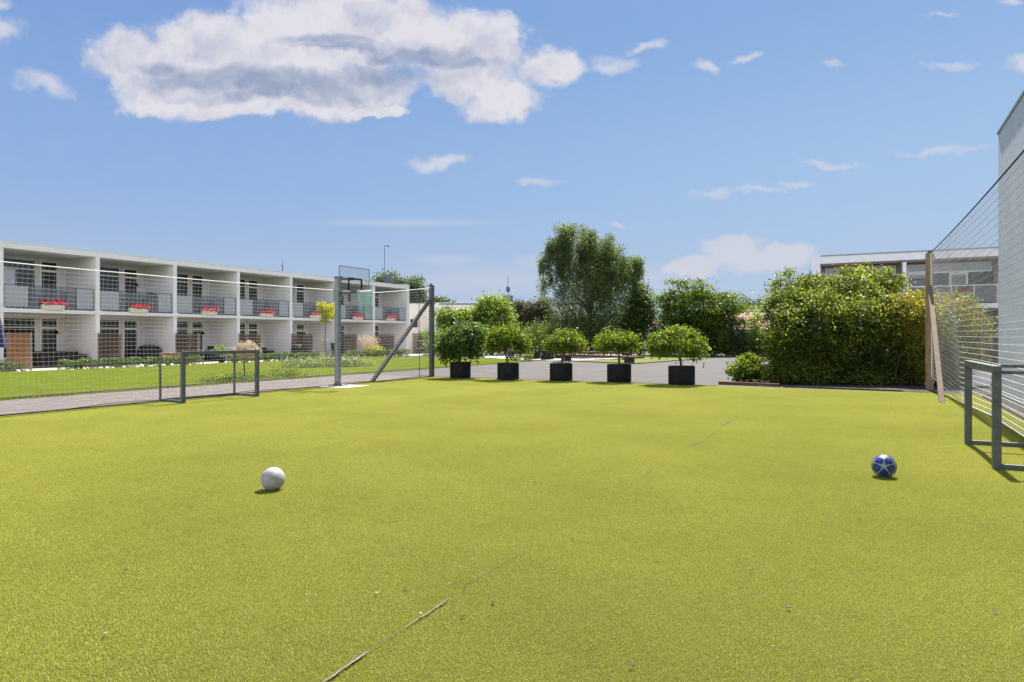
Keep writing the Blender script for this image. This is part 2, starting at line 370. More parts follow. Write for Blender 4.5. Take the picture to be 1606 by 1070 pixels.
bgn = N(nt, 'ShaderNodeBackground'); lk.new(c5, bgn.inputs[0]); bgn.inputs[1].default_value = 1.0
wo = N(nt, 'ShaderNodeOutputWorld'); lk.new(bgn.outputs[0], wo.inputs[0])
W.cycles.sampling_method = 'MANUAL'; W.cycles.sample_map_resolution = 512
S.view_settings.view_transform = 'Standard'; S.view_settings.look = 'None'
S.view_settings.exposure = EXPO; S.view_settings.gamma = 1; S.view_settings.use_curve_mapping = False
S.cycles.max_bounces = 8; S.cycles.transparent_max_bounces = 12; S.cycles.use_denoising = True
S.cycles.sample_clamp_indirect = 6
try: S.cycles.denoising_input_passes = 'RGB_ALBEDO_NORMAL'; S.cycles.denoising_prefilter = 'ACCURATE'
except Exception: pass

# ------------------------------------------------------------------ ground sheets
def sheet(name, pts, z, mat, kind='structure'):
    me = bpy.data.meshes.new(name); me.from_pydata([(p[0], p[1], z) for p in pts], [], [tuple(range(len(pts)))])
    me.materials.append(mat); me.update()
    if me.polygons[0].normal.z < 0: me.flip_normals()
    o = link(name, me); o['kind'] = kind; return o
def groundmat(name, stops, scale, fine, bump, bscale, rough=.9, patch=None):
    m, nt, out = nm(name); g = N(nt, 'ShaderNodeNewGeometry'); b = N(nt, 'ShaderNodeBsdfPrincipled')
    n1 = noise(nt, g.outputs['Position'], scale, 6, .6); n2 = noise(nt, g.outputs['Position'], fine, 3, .7)
    ad = N(nt, 'ShaderNodeMath', operation='ADD'); mu = N(nt, 'ShaderNodeMath', operation='MULTIPLY'); mu.inputs[1].default_value = .5
    nt.links.new(n1.outputs['Fac'], ad.inputs[0]); nt.links.new(n2.outputs['Fac'], ad.inputs[1]); nt.links.new(ad.outputs[0], mu.inputs[0])
    r = ramp(nt, mu.outputs[0], stops); nt.links.new(r.outputs['Color'], b.inputs['Base Color'])
    b.inputs['Roughness'].default_value = rough; b.inputs['Specular IOR Level'].default_value = .25
    bp = N(nt, 'ShaderNodeBump'); bp.inputs['Strength'].default_value = bump; bp.inputs['Distance'].default_value = .02
    n3 = noise(nt, g.outputs['Position'], bscale, 3, .7); nt.links.new(n3.outputs['Fac'], bp.inputs['Height'])
    nt.links.new(bp.outputs[0], b.inputs['Normal']); nt.links.new(b.outputs[0], out.inputs[0]); return m
GM = {}
GM['ground'] = groundmat('rough_ground', [(.3, (.04,.05,.02)), (.7, (.08,.09,.035))], .4, 8, .5, 12)
GM['asphalt'] = groundmat('asphalt', [(.32, (.073,.068,.067)), (.5, (.094,.087,.085)), (.7, (.122,.113,.110))], .35, 45, .35, 90)
GM['turfbase'] = groundmat('turf_backing', [(.3, (.06,.062,.008)), (.7, (.10,.10,.014))], .6, 120, .4, 200)
GM['lawnbase'] = groundmat('lawn_soil', [(.3, (.05,.08,.008)), (.7, (.09,.13,.012))], .8, 40, .6, 60)
GM['lawn2'] = groundmat('far_lawn', [(.3, (.075,.105,.006)), (.7, (.12,.155,.01))], .8, 30, .6, 40)
GM['soil'] = groundmat('bed_soil', [(.38, (.022,.018,.015)), (.55, (.06,.05,.042)), (.68, (.20,.17,.14))], 3, 26, .9, 22)
GM['gravel'] = groundmat('pale_gravel', [(.3, (.36,.31,.285)), (.7, (.48,.42,.385))], 1.2, 50, .6, 70)
GM['kerb'] = groundmat('dark_kerb', [(.3, (.055,.045,.042)), (.7, (.12,.10,.09))], 3, 40, .5, 60)
GM['kerbred'] = groundmat('red_kerb', [(.3, (.11,.05,.04)), (.7, (.20,.10,.08))], 3, 40, .5, 60)
GM['line'] = groundmat('worn_road_paint', [(.40, (.14,.135,.13)), (.62, (.45,.44,.43))], 2.5, 30, .2, 60)
def paver():
    m, nt, out = nm('paver_blocks'); g = N(nt, 'ShaderNodeNewGeometry'); b = N(nt, 'ShaderNodeBsdfPrincipled')
    mp = N(nt, 'ShaderNodeMapping'); mp.inputs['Rotation'].default_value = (0, 0, -RZ); nt.links.new(g.outputs['Position'], mp.inputs[0])
    br = N(nt, 'ShaderNodeTexBrick'); nt.links.new(mp.outputs[0], br.inputs['Vector'])
    br.inputs['Color1'].default_value = (.165,.13,.125,1); br.inputs['Color2'].default_value = (.115,.093,.092,1); br.inputs['Mortar'].default_value = (.10,.09,.08,1)
    br.inputs['Scale'].default_value = 1; br.inputs['Brick Width'].default_value = .21; br.inputs['Row Height'].default_value = .14; br.inputs['Mortar Size'].default_value = .011
    nz = noise(nt, g.outputs['Position'], 2.2, 5); r = ramp(nt, nz.outputs['Fac'], [(.3, (.78,.78,.78)), (.7, (1.1,1.08,1.06))])
    mx = N(nt, 'ShaderNodeMix', data_type='RGBA', blend_type='MULTIPLY'); mx.inputs['Factor'].default_value = 1
    nt.links.new(br.outputs['Color'], mx.inputs['A']); nt.links.new(r.outputs['Color'], mx.inputs['B'])
    nt.links.new(mx.outputs['Result'], b.inputs['Base Color']); b.inputs['Roughness'].default_value = .9
    bp = N(nt, 'ShaderNodeBump'); bp.inputs['Strength'].default_value = .6; bp.inputs['Distance'].default_value = .01; bp.invert = True
    nt.links.new(br.outputs['Fac'], bp.inputs['Height']); nt.links.new(bp.outputs[0], b.inputs['Normal'])
    nt.links.new(b.outputs[0], out.inputs[0]); return m
GM['paver'] = paver()
def rect(x0, x1, t0, t1): return [L(x0,t0), L(x1,t0), L(x1,t1), L(x0,t1)]

XE = 4.72                      # far edge of the pitch
sheet('ground', [(-700,-300),(700,-300),(700,900),(-700,900)], -.03, GM['ground'])
sheet('road', rect(XE, 46, 17.2, 62), 0.0, GM['asphalt'])
sheet('paver_path', rect(-26, XE+.0, 17.35, 21.12), .001, GM['paver'])
sheet('pitch', rect(-26, XE, 21.12, 38.75), .006, GM['turfbase'])
sheet('lawn', rect(-26, 23.2, 3.7, 17.25), .006, GM['lawnbase'])
sheet('terrace', rect(-26, 34, -3.0, 3.7), .003, GM['gravel'])
sheet('gravel_path', [G(830,565),G(905,565.5),(9.5,50),(11.5,60),(-3,62),(-2,50)], .004, GM['gravel'])
sheet('far_lawn', [(3.3,43.6),(6.8,38.4),(12.8,46.8),(17,56),(11,60),(9.0,52),(6.2,45.6)], .010, GM['lawn2'])
sheet('shrub_bed', [L(5.55,31.9),L(5.0,34.5),L(4.75,37.3),L(4.3,38.9),L(16,44),L(17,36),L(9,32.2)], .012, GM['soil'])
def kerb(name, pts, w, z1, mat):
    mb = MB()
    for a, b in zip(pts[:-1], pts[1:]):
        mb.bar((a[0],a[1],z1/2-.03), (b[0],b[1],z1/2-.03), w, z1+.06)
    o = mb.build(name, mat); o['kind'] = 'structure'; return o
kerb('lawn_kerb', [L(-26,17.3),L(23.2,17.3)], .12, .06, GM['kerb'])
kerb('pitch_kerb', [L(-26,21.12),L(XE,21.12)], .10, .035, GM['kerb'])
kerb('pitch_edge', [L(XE+.03,21.2),L(XE+.03,31.8)], .05, .016, GM['kerb'])
kerb('bed_kerb', [L(5.45,31.75),L(5.2,33.6)], .16, .10, GM['kerbred'])
kerb('bed_kerb_worn', [L(5.19,33.7),L(4.85,36.9)], .14, .05, GM['kerb'])
kerb('far_lawn_kerb', [(3.2,43.6),(6.8,38.3),(12.9,46.8)], .12, .05, GM['kerb'])
mb = MB()
for x, t0, t1 in ((9.9,20.2,25.2),(12.9,19.6,25.4),(7.0,18.6,22.4)):
    p, q = L(x,t0), L(x,t1); mb.bar((p[0],p[1],.002), (q[0],q[1],.002), .075, .006)
mb.build('road_marking', GM['line'])['kind'] = 'structure'
# the turf was laid in rolls: open seams run along the pitch
rng = random.Random(3); mb = MB(); mb2 = MB()
def seam(a, b, w, white):
    pa, pb = np.array(a[:2]), np.array(b[:2]); d = pb-pa; ln = np.hypot(*d); d = d/ln; nn = np.array([-d[1], d[0]]); k = max(2, int(ln/.05))
    ed = []
    for i in range(k+1):
        c = pa + d*ln*i/k; ww = w*(.55+.6*rng.random())*min(1, .25+4*min(i, k-i)/k); jx = rng.uniform(-.004,.004)
        ed.append((c+nn*(ww+jx), c-nn*(ww-jx), c+nn*(-ww*.2+jx)))
    for i in range(k):
        (l0,r0,m0), (l1,r1,m1) = ed[i], ed[i+1]
        mb2.add([(*l0,.024),(*m0,.024),(*m1,.024),(*l1,.024)], [(0,1,2,3)])
        if white: mb.add([(*m0,.025),(*r0,.025),(*r1,.025),(*m1,.025)], [(0,1,2,3)])
seam(G(500,1082), G(577,1028), .010, True); seam(G(577,1028), G(634,992), .004, False); seam(G(634,992), G(706,943), .006, True)
seam(G(725,925), G(832,862), .003, False); seam(G(1008,752), G(1024,737), .007, False); seam(G(1082,701), G(1102,692), .012, True); seam(G(1108,688), G(1122,680), .008, False)
seam(G(1130,670), G(1150,659), .012, True); seam(G(1153,657), G(1160,652), .008, False)
seam(G(415,723), G(455,713), .010, False); seam(G(500,704), G(566,690), .010, False); seam(G(790,641), G(812,638), .010, False)
me2 = mb2.build('seam_shadow_gap', GM['kerb']); me2['kind'] = 'structure'
o = mb.build('seam_backing', M['seam']); o['kind'] = 'structure'

# ------------------------------------------------------------------ grass
def bladepatch(name, s, n, h, w, mat, seed, lean=.6):
    r = np.random.default_rng(seed)
    p = np.stack([r.uniform(-s/2,s/2,n), r.uniform(-s/2,s/2,n), np.zeros(n)], 1)
    a = r.uniform(0, 2*PI, n); hh = h*r.uniform(.55,1.2,n); ln = hh*lean*r.uniform(.1,1.5,n); b = a + r.uniform(.9,2.2,n)
    side = np.stack([np.cos(a), np.sin(a), 0*a], 1)*(w*r.uniform(.7,1.3,n))[:,None]/2
    d = np.stack([np.cos(b), np.sin(b), 0*b], 1)*ln[:,None]
    up = np.array([0,0,1.0])
    v = np.stack([p-side, p+side, p+d*.4+side*.9+up*(hh*.6)[:,None], p+d*.4-side*.9+up*(hh*.6)[:,None], p+d+up*(hh)[:,None]], 1).reshape(-1,3)
    fs = []
    for i in range(n):
        k = i*5; fs += [(k,k+1,k+2,k+3), (k+3,k+2,k+4)]
    me = bpy.data.meshes.new(name); me.from_pydata(v.tolist(), [], fs); me.materials.append(mat); me.update(); return me
def grass_field(name, label, s, n, h, w, mat, x0, x1, t0, t1, z, seed, lean=.6):
    o = link(name, bladepatch(name, s, n, h, w, mat, seed, lean)); tag(o, label, 'grass', None, 'stuff')
    nx, ny = int(round((x1-x0)/s)), int(round((t1-t0)/s))
    ng = bpy.data.node_groups.new(name, 'GeometryNodeTree')
    ng.interface.new_socket('Geometry', in_out='INPUT', socket_type='NodeSocketGeometry')
    ng.interface.new_socket('Geometry', in_out='OUTPUT', socket_type='NodeSocketGeometry')
    gi, go = ng.nodes.new('NodeGroupInput'), ng.nodes.new('NodeGroupOutput')
    gr = ng.nodes.new('GeometryNodeMeshGrid'); gr.inputs['Vertices X'].default_value = nx; gr.inputs['Vertices Y'].default_value = ny
    gr.inputs['Size X'].default_value = s*(nx-1); gr.inputs['Size Y'].default_value = s*(ny-1)
    ip = ng.nodes.new('GeometryNodeInstanceOnPoints'); rv = ng.nodes.new('FunctionNodeRandomValue'); rv.data_type = 'INT'
    rv.inputs[4].default_value = 0; rv.inputs[5].default_value = 3
    mu = ng.nodes.new('ShaderNodeMath'); mu.operation = 'MULTIPLY'; mu.inputs[1].default_value = PI/2
    cx = ng.nodes.new('ShaderNodeCombineXYZ')
    for out_ in rv.outputs:
        if out_.type == 'INT' and out_.enabled: ng.links.new(out_, mu.inputs[0])
    ng.links.new(mu.outputs[0], cx.inputs[2]); ng.links.new(gr.outputs[0], ip.inputs['Points'])
    ng.links.new(gi.outputs[0], ip.inputs['Instance']); ng.links.new(cx.outputs[0], ip.inputs['Rotation'])
    ng.links.new(ip.outputs[0], go.inputs[0])
    md = o.modifiers.new('grass', 'NODES'); md.node_group = ng
    o.location = L((x0+x1)/2, (t0+t1)/2, z); o.rotation_euler = (0, 0, RZ); return o
def grassmat(name, cols, trans, patchc, pscale, pamt, stripe=None):
    m, nt, out = nm(name); g = N(nt, 'ShaderNodeNewGeometry')
    r = ramp(nt, g.outputs['Random Per Island'], [(i/(len(cols)-1), c) for i, c in enumerate(cols)]); col = r.outputs['Color']
    n1 = noise(nt, g.outputs['Position'], pscale, 5, .6); pr = ramp(nt, n1.outputs['Fac'], [(.38, (0,0,0)), (.66, (1,1,1))])
    mu = N(nt, 'ShaderNodeMath', operation='MULTIPLY'); mu.inputs[1].default_value = pamt; nt.links.new(pr.outputs['Color'], mu.inputs[0])
    mx = N(nt, 'ShaderNodeMix', data_type='RGBA', blend_type='MULTIPLY'); mx.inputs['B'].default_value = (*patchc, 1)
    nt.links.new(mu.outputs[0], mx.inputs['Factor']); nt.links.new(col, mx.inputs['A']); col = mx.outputs['Result']
    d = N(nt, 'ShaderNodeBsdfPrincipled'); d.inputs['Roughness'].default_value = .5; d.inputs['Specular IOR Level'].default_value = .3
    nt.links.new(col, d.inputs['Base Color'])
    t = N(nt, 'ShaderNodeBsdfTranslucent'); nt.links.new(col, t.inputs['Color'])
    ms = N(nt, 'ShaderNodeMixShader'); ms.inputs[0].default_value = trans
    nt.links.new(d.outputs[0], ms.inputs[1]); nt.links.new(t.outputs[0], ms.inputs[2]); nt.links.new(ms.outputs[0], out.inputs[0]); return m
GT = grassmat('turf_fibre', [(.245,.258,.025), (.375,.385,.043), (.495,.498,.066), (.65,.632,.16)], .36, (.70,.76,.55), .42, .6)
GL = grassmat('lawn_blade', [(.19,.245,.008), (.26,.315,.010), (.33,.38,.016)], .45, (.70,.80,.6), .8, .7)
grass_field('turf', 'short yellow green artificial turf of the ball pitch', .5, 12000, .0105, .0015, GT, -19.5, XE, 21.2, 38.7, .006, 1, .9)
grass_field('lawn_grass', 'mown bright green lawn between the white block and the paved path', 1.0, 7000, .045, .006, GL, -13, 23, 3.7, 17.2, .006, 2, .7)

# ------------------------------------------------------------------ foliage
def unit(a): return a/np.maximum(1e-9, np.linalg.norm(a, axis=1, keepdims=True))
def leaf_quads(p, out, size, r, aspect=.55, droop=.2, up=.35):
    n = len(p); rnd = r.normal(size=(n,3))
    nrm = unit(unit(rnd)*.9 + unit(out)*.45 + np.array([0,0,up])); ax = unit(r.normal(size=(n,3))+unit(out)*.5-np.array([0,0,droop*2]))
    ax = unit(ax - nrm*np.sum(ax*nrm, 1, keepdims=True)); sd = np.cross(nrm, ax)
    ln = (size*r.uniform(.65,1.35,n))[:,None]; wd = ln*aspect
    return np.stack([p, p+ax*ln*.5+sd*wd*.5+nrm*ln*.08, p+ax*ln-nrm*ln*.08, p+ax*ln*.5-sd*wd*.5+nrm*ln*.08], 1)
def crown_pts(lobes, n, r, clump=.22, shell=.45, per=40, flat=.75):
    """clumps of leaves through the outer volume of each lobe; gaps stay between clumps"""
    w = np.array([(l[3]*l[4]*l[5])**(2/3) for l in lobes]); w = w/w.sum(); P_, O_ = [], []
    for l, f in zip(lobes, w):
        c = np.array(l[:3]); R = np.array(l[3:6]); k = max(3, int(n*f/per))
        d = unit(r.normal(size=(k,3))); rad = (shell + (1-shell)*r.random(k)**.6)[:,None]
        cc = d*rad*R; m = max(1, int(n*f/k))
        pp = np.repeat(cc, m, 0) + r.normal(size=(k*m,3))*np.array([1,1,flat])*clump*np.repeat(r.uniform(.6,1.4,k), m)[:,None]
        P_.append(pp+c); O_.append(pp/R)
    return np.concatenate(P_), np.concatenate(O_)
def limb(mb, a, b, r0, r1, seed, n=6, wob=.06, seg=5):
    rr = random.Random(seed); a = Vector(a); b = Vector(b); ln = (b-a).length; pts = []
    for i in range(seg+1):
        t = i/seg; p = a.lerp(b, t)
        if 0 < i < seg: p += Vector((rr.uniform(-1,1), rr.uniform(-1,1), rr.uniform(-.4,.4)))*ln*wob
        pts.append(p)
    mb.tube(pts, [r0+(r1-r0)*i/seg for i in range(seg+1)], n)
def lp(px, py, rpx, rpy, y, depth=None):
    x, yy, z = A(px, py, y); rx = rpx*y/F; return (x, y, z, rx, (depth if depth else rx), rpy*y/F)
def tree(name, label, cat, base, lobes, n, size, mat, trunk=None, bark='bark', seed=1, clump=.3, shell=.4, group=None, aspect=.55, droop=.2, per=40, limbs=True, zmin=.05, up=.35, flat=.75):
    """lobes in world metres; trunk=(height, radius)"""
    r = np.random.default_rng(seed); bx, by = base; root = thing(name, label, cat, (bx, by, 0), 0, group)
    lob = [(l[0]-bx, l[1]-by, *l[2:]) for l in lobes]
    if trunk:
        mb = MB(); h, rad = trunk; top = Vector((r.uniform(-.05,.05)*h, 0, h))
        limb(mb, (0,0,-.02), top, rad, rad*.6, seed, 8, .02)
        if limbs:
            for i, l in enumerate(lob):
                limb(mb, top*r.uniform(.7,1.0), (l[0],l[1],l[2]), rad*.5, rad*.12, seed*7+i, 5, .05)
                for k in range(4):
                    d = unit(r.normal(size=(1,3)))[0]*np.array(l[3:6])*.85
                    limb(mb, Vector(top).lerp(Vector(l[:3]), r.uniform(.55,1)), (l[0]+d[0], l[1]+d[1], l[2]+d[2]), rad*.22, rad*.05, seed*31+i*5+k, 4, .06, 4)
        mb.build('trunk', M[bark], root, True)
    p, o = crown_pts(lob, n, r, clump, shell, per, flat); k = p[:,2] > zmin; p, o = p[k], o[k]
    link('crown', quads_mesh('crown', leaf_quads(p, o, size, r, aspect, droop, up), mat), root)
    return root
# ------------------------------------------------------------------ balls
def ico_dirs():
    g = (1+5**.5)/2; v = []
    for a in (-1,1):
        for b in (-g,g): v += [(0,a,b),(a,b,0),(b,0,a)]
    v = unit(np.array(v, float)); f = []
    for i in range(12):
        for j in range(i+1,12):
            for k in range(j+1,12):
                if v[i]@v[j] > .4 and v[j]@v[k] > .4 and v[i]@v[k] > .4: f.append(unit((v[i]+v[j]+v[k])[None])[0])
    return v, np.array(f)
def icosphere(sub):
    import bmesh
    bm = bmesh.new(); bmesh.ops.create_icosphere(bm, subdivisions=sub, radius=1)
    me = bpy.data.meshes.new('body'); bm.to_mesh(me); bm.free(); return me
def ball(name, label, px, py, rad, star, cols, rot, seed):
    g = G(px, py, .012); root = thing(name, label, 'ball', (g[0], g[1], .012))
    me = icosphere(6); n = len(me.vertices); co_ = np.empty(n*3); me.vertices.foreach_get('co', co_); d = co_.reshape(-1,3)
    pent, hexa = ico_dirs(); Rm = np.array(Matrix.Rotation(rot[2],3,'Z') @ Matrix.Rotation(rot[0],3,'X') @ Matrix.Rotation(rot[1],3,'Y'))
    if star:      # one star looks back towards the pitch corner, an arm upwards
        z = np.array([-g[0], -g[1], 1.3]); z /= np.linalg.norm(z); up = np.array([rot[1],0,1.0]); up -= (up@z)*z; up /= np.linalg.norm(up); B1 = np.stack([z, up, np.cross(z, up)], 1)
        c = pent[0]; q = pent[[j for j in range(12) if .4 < pent[j]@c < .6][0]]; q = q-(q@c)*c; q /= np.linalg.norm(q); B0 = np.stack([c, q, np.cross(c, q)], 1); Rm = B1@B0.T
    pent = pent@Rm.T; hexa = hexa@Rm.T
    dp = d@pent.T; dh = d@hexa.T
    an = np.concatenate([np.arccos(np.clip(dp,-1,1))+.055, np.arccos(np.clip(dh,-1,1))], 1)
    so_ = np.sort(an, 1); edge = so_[:,1]-so_[:,0]; groove = np.clip(1-edge/(.035 if star else .06), 0, 1)
    val = np.zeros(n)
    if star:
        near = dp.argmax(1); ang = np.arccos(np.clip(dp.max(1), -1, 1)); ph = np.empty(n)
        for i in range(12):
            c = pent[i]; q = pent[[j for j in range(12) if .4 < pent[j]@c < .6][0]]; e1 = q-(q@c)*c; e1 /= np.linalg.norm(e1); e2 = np.cross(c, e1)
            s_ = near == i; ph[s_] = np.arctan2(d[s_]@e2, d[s_]@e1)
        k = np.abs((ph/(2*PI/5)) % 1 - .5)*2            # 1 on a star arm, 0 between arms
        rs = .15 + .48*np.clip((k-.1)/.9, 0, 1)**2.2
        val = np.where(ang < rs, 1.0, 0.0); val = np.where((ang > .61) & (k < .70), .55, val)
    r_ = d*(1-.018*groove)[:,None]; me.vertices.foreach_set('co', (r_*rad).ravel())
    at = me.attributes.new('seam', 'FLOAT', 'POINT'); at.data.foreach_set('value', groove.astype(np.float32))
    at = me.attributes.new('mark', 'FLOAT', 'POINT'); at.data.foreach_set('value', val.astype(np.float32))
    me.polygons.foreach_set('use_smooth', [True]*len(me.polygons))
    m, nt, out = nm(name+'_skin'); b = N(nt, 'ShaderNodeBsdfPrincipled'); b.inputs['Roughness'].default_value = .35 if star else .55
    a1 = N(nt, 'ShaderNodeAttribute', attribute_name='seam'); a2 = N(nt, 'ShaderNodeAttribute', attribute_name='mark'); tc = N(nt, 'ShaderNodeTexCoord')
    nz = noise(nt, tc.outputs['Object'], 9, 5, .65); dr = ramp(nt, nz.outputs['Fac'], [(.5, (0,0,0)), (.75, (1,1,1))])
    mx = N(nt, 'ShaderNodeMix', data_type='RGBA'); mx.inputs['A'].default_value = (*cols[0],1); mx.inputs['B'].default_value = (*cols[1],1); nt.links.new(a2.outputs['Fac'], mx.inputs['Factor'])
    m2 = N(nt, 'ShaderNodeMix', data_type='RGBA'); m2.inputs['B'].default_value = (*cols[2],1); mu = N(nt, 'ShaderNodeMath', operation='MULTIPLY'); mu.inputs[1].default_value = .35
    nt.links.new(dr.outputs['Color'], mu.inputs[0]); nt.links.new(mu.outputs[0], m2.inputs['Factor']); nt.links.new(mx.outputs['Result'], m2.inputs['A'])
    m3 = N(nt, 'ShaderNodeMix', data_type='RGBA'); m3.inputs['B'].default_value = (*cols[3],1); mv = N(nt, 'ShaderNodeMath', operation='MULTIPLY'); mv.inputs[1].default_value = .7
    nt.links.new(a1.outputs['Fac'], mv.inputs[0]); nt.links.new(mv.outputs[0], m3.inputs['Factor']); nt.links.new(m2.outputs['Result'], m3.inputs['A'])
    nt.links.new(m3.outputs['Result'], b.inputs['Base Color']); nt.links.new(b.outputs[0], out.inputs[0])
    me.materials.append(m); o = link('cover', me, root); o.location = (0, 0, rad-.010); return root
ball('football', 'scuffed white football lying on the turf left of the middle', 428, 768, .117, False, [(.36,.35,.385),(.5,.5,.5),(.28,.26,.17),(.08,.075,.09)], (.5,.3,.2), 1)
ball('football', 'dark blue football with pale grey stars lying on the turf near the right goal', 1386.5, 747.5, .125, True, [(.012,.03,.17),(.27,.31,.33),(.015,.025,.05),(.008,.010,.025)], (math.radians(-31.7)+PI/2+.12, 0, -.52), 2)

# ------------------------------------------------------------------ goals: box frame with two thick front posts
def goal(name, label, loc, rz, depth=.92, width=2.02, h=1.2):
    root = thing(name, label, 'goal', loc, rz, 'small steel football goals'); w = width; q = .085; s = .042; g = M['goal']
    for x in (0, w): MB().bar((x,0,0),(x,0,h-q),q,q,(1,0,0)).build('front_post', g, root, bevel=.006)
    MB().bar((-q/2,0,h-q/2),(w+q/2,0,h-q/2),q,q).build('crossbar', g, root, bevel=.006)
    for x in (0, w): MB().bar((x,depth,0),(x,depth,h-.05),s,s,(1,0,0)).build('rear_post', g, root)
    for x in (0, w): MB().bar((x,q/2,h-.075),(x,depth+s/2,h-.075),s,s).build('top_rail', g, root)
    for x in (0, w): MB().bar((x,q/2,.03),(x,depth-s/2,.03),.06,.06).build('ground_rail', g, root)
    mb = MB(); mb.bar((s/2,depth,.03),(w-s/2,depth,.03),.055,.055); mb.build('rear_ground_rail', g, root)
    return root
ga, gb = G(287,632.3,.012), G(402,622.2,.012)
g1 = goal('goal', 'grey steel goal frame without net by the paved path on the left', (ga[0],ga[1],.01), math.atan2(gb[1]-ga[1], gb[0]-ga[0]))
gr, gf = G(1567,738.7,.012), G(1518.5,696.7,.012)
dup(g1, (gf[0],gf[1],.01), math.atan2(gr[1]-gf[1], gr[0]-gf[0]), 'grey steel goal frame in front of the tall white wall, cut by the right edge')

# ------------------------------------------------------------------ ball nets on posts
def net_mesh(mb, P_, nj, ni, r, step=3):
    """P_(i,j): knot grid; both strand directions as thin cords"""
    for i in range(ni+1): mb.tube([P_(i,j) for j in list(range(0, nj, step))+[nj]], r[0], 3, 0, False)
    for j in range(nj+1): mb.tube([P_(i,j) for i in list(range(0, ni, 4))+[ni]], r[1], 3, 0, False)
def shape_l(s, f):
    """left net, s metres from the far post back along the path, f 0 bottom .. 1 top"""
    sp_ = 20.3; k = s/sp_; top = 3.42 - .36*min(1, s/3.5)**.8 - .10*math.sin(PI*k); bot = .06 + .03*math.sin(s*1.7)
    z = bot + (top-bot)*f; bul = .10*math.sin(PI*k)*math.sin(PI*f) + .02*math.sin(s*2.1+f*5)
    return (4.30-s, 21.33-bul, z)
root = thing('ball_net_fence', 'ball net on a grey braced steel post along the paved path', 'net fence', L(4.3,21.33), 0)
def W_(p): q = L(*p); return (q[0]-root.location[0], q[1]-root.location[1], q[2]-root.location[2])
bpy.context.view_layer.update()
ni, nj = 32, 203
mb = MB(); net_mesh(mb, lambda i, j: W_(shape_l(.08+j*.0995, i/ni)), nj, ni, (.0034,.0012)); mb.build('net', M['net'], root)
MB().tube([W_(shape_l(s*.5, 1)) for s in range(0, 41)], .011, 5).build('top_rope', M['rope'], root)
MB().tube([W_(shape_l(s*.5, 0)) for s in range(0, 41)], .008, 5).build('bottom_rope', M['ropeblack'], root)
for x in (4.32, -16.0):
    mb = MB(); a = W_((x,21.33,-.05)); mb.bar(a, (a[0],a[1],3.5), .15, .15, (U[0],U[1],0)); mb.build('post', M['postgrey'], root, bevel=.008)
mb = MB(); a = W_((4.28,21.33,3.5)); mb.box(a[0]-.05,a[0]+.05,a[1]-.05,a[1]+.05,3.5,3.56); mb.build('post_cap', M['darksteel'], root)
MB().bar(W_((.95,21.16,-.03)), W_((4.22,21.33,2.95)), .11, .11).build('brace', M['postgrey'], root, bevel=.006)
MB().tube([W_((4.25,21.3,1.15)), W_((3.75,21.0,1.08))], .018, 6).build('latch_rod', M['steel'], root)
MB().tube([W_((3.55,21.31,.05)), W_((3.55,21.30,1.7)), W_((3.5,21.33,3.2))], .013, 5).build('net_lacing', M['ropeblack'], root)

def shape_r(s, f):
    """right net, s metres from the far wooden post towards the camera"""
    top = 3.96 - .10*math.sin(PI*min(1, s/19)) ; bot = max(.03, .40-.085*s) if s < 5 else .03
    t = 37.62 + .012*s*(f) + (1-f)*(.02+.5*min(1, s/7)); t += .10*math.sin(PI*f)*math.sin(PI*min(1,s/4.5))
    return (5.78-s, t, bot+(top-bot)*f)
root = thing('ball_net_fence', 'tall ball net on a braced wooden post in front of the white wall', 'net fence', L(5.84,37.6), 0)
ni, nj = 33, 155
mb = MB(); net_mesh(mb, lambda i, j: W_(shape_r(.06+j*.12, i/ni)), nj, ni, (.0042,.0026), 2); mb.build('net', M['netgrey'], root)
MB().tube([W_(shape_r(.06+s*.5, 1)) for s in range(0, 38)], .012, 5).build('top_rope', M['ropeblack'], root)
MB().tube([W_(shape_r(.06+s*.5, 0)) for s in range(0, 38)], .013, 5).build('bottom_rope', M['rope'], root)
MB().tube([W_(shape_r(.06, k/10)) for k in range(11)], .010, 5).build('side_rope', M['rope'], root)
mb = MB(); a = W_((5.9,37.6,-.05)); mb.bar(a, (a[0],a[1],3.97), .19, .17, (U[0],U[1],0)); mb.build('post', M['wood'], root, bevel=.012)
a = W_((-13.0,37.75,-.05)); mb = MB(); mb.bar(a, (a[0],a[1],3.97), .19, .17, (U[0],U[1],0)); mb.build('post', M['wood'], root, bevel=.012)
mb = MB(); a = W_((5.86,37.62,3.97)); mb.box(a[0]-.05,a[0]+.05,a[1]-.05,a[1]+.05,3.97,4.03); mb.tube([(a[0]+.05,a[1],4.0),(a[0]+.1,a[1]-.1,3.75)], .014, 5); mb.build('hook', M['darksteel'], root)
MB().bar(W_((1.38,37.55,-.03)), W_((5.75,37.6,3.0)), .115, .11).build('brace', M['woodpink'], root, bevel=.008)

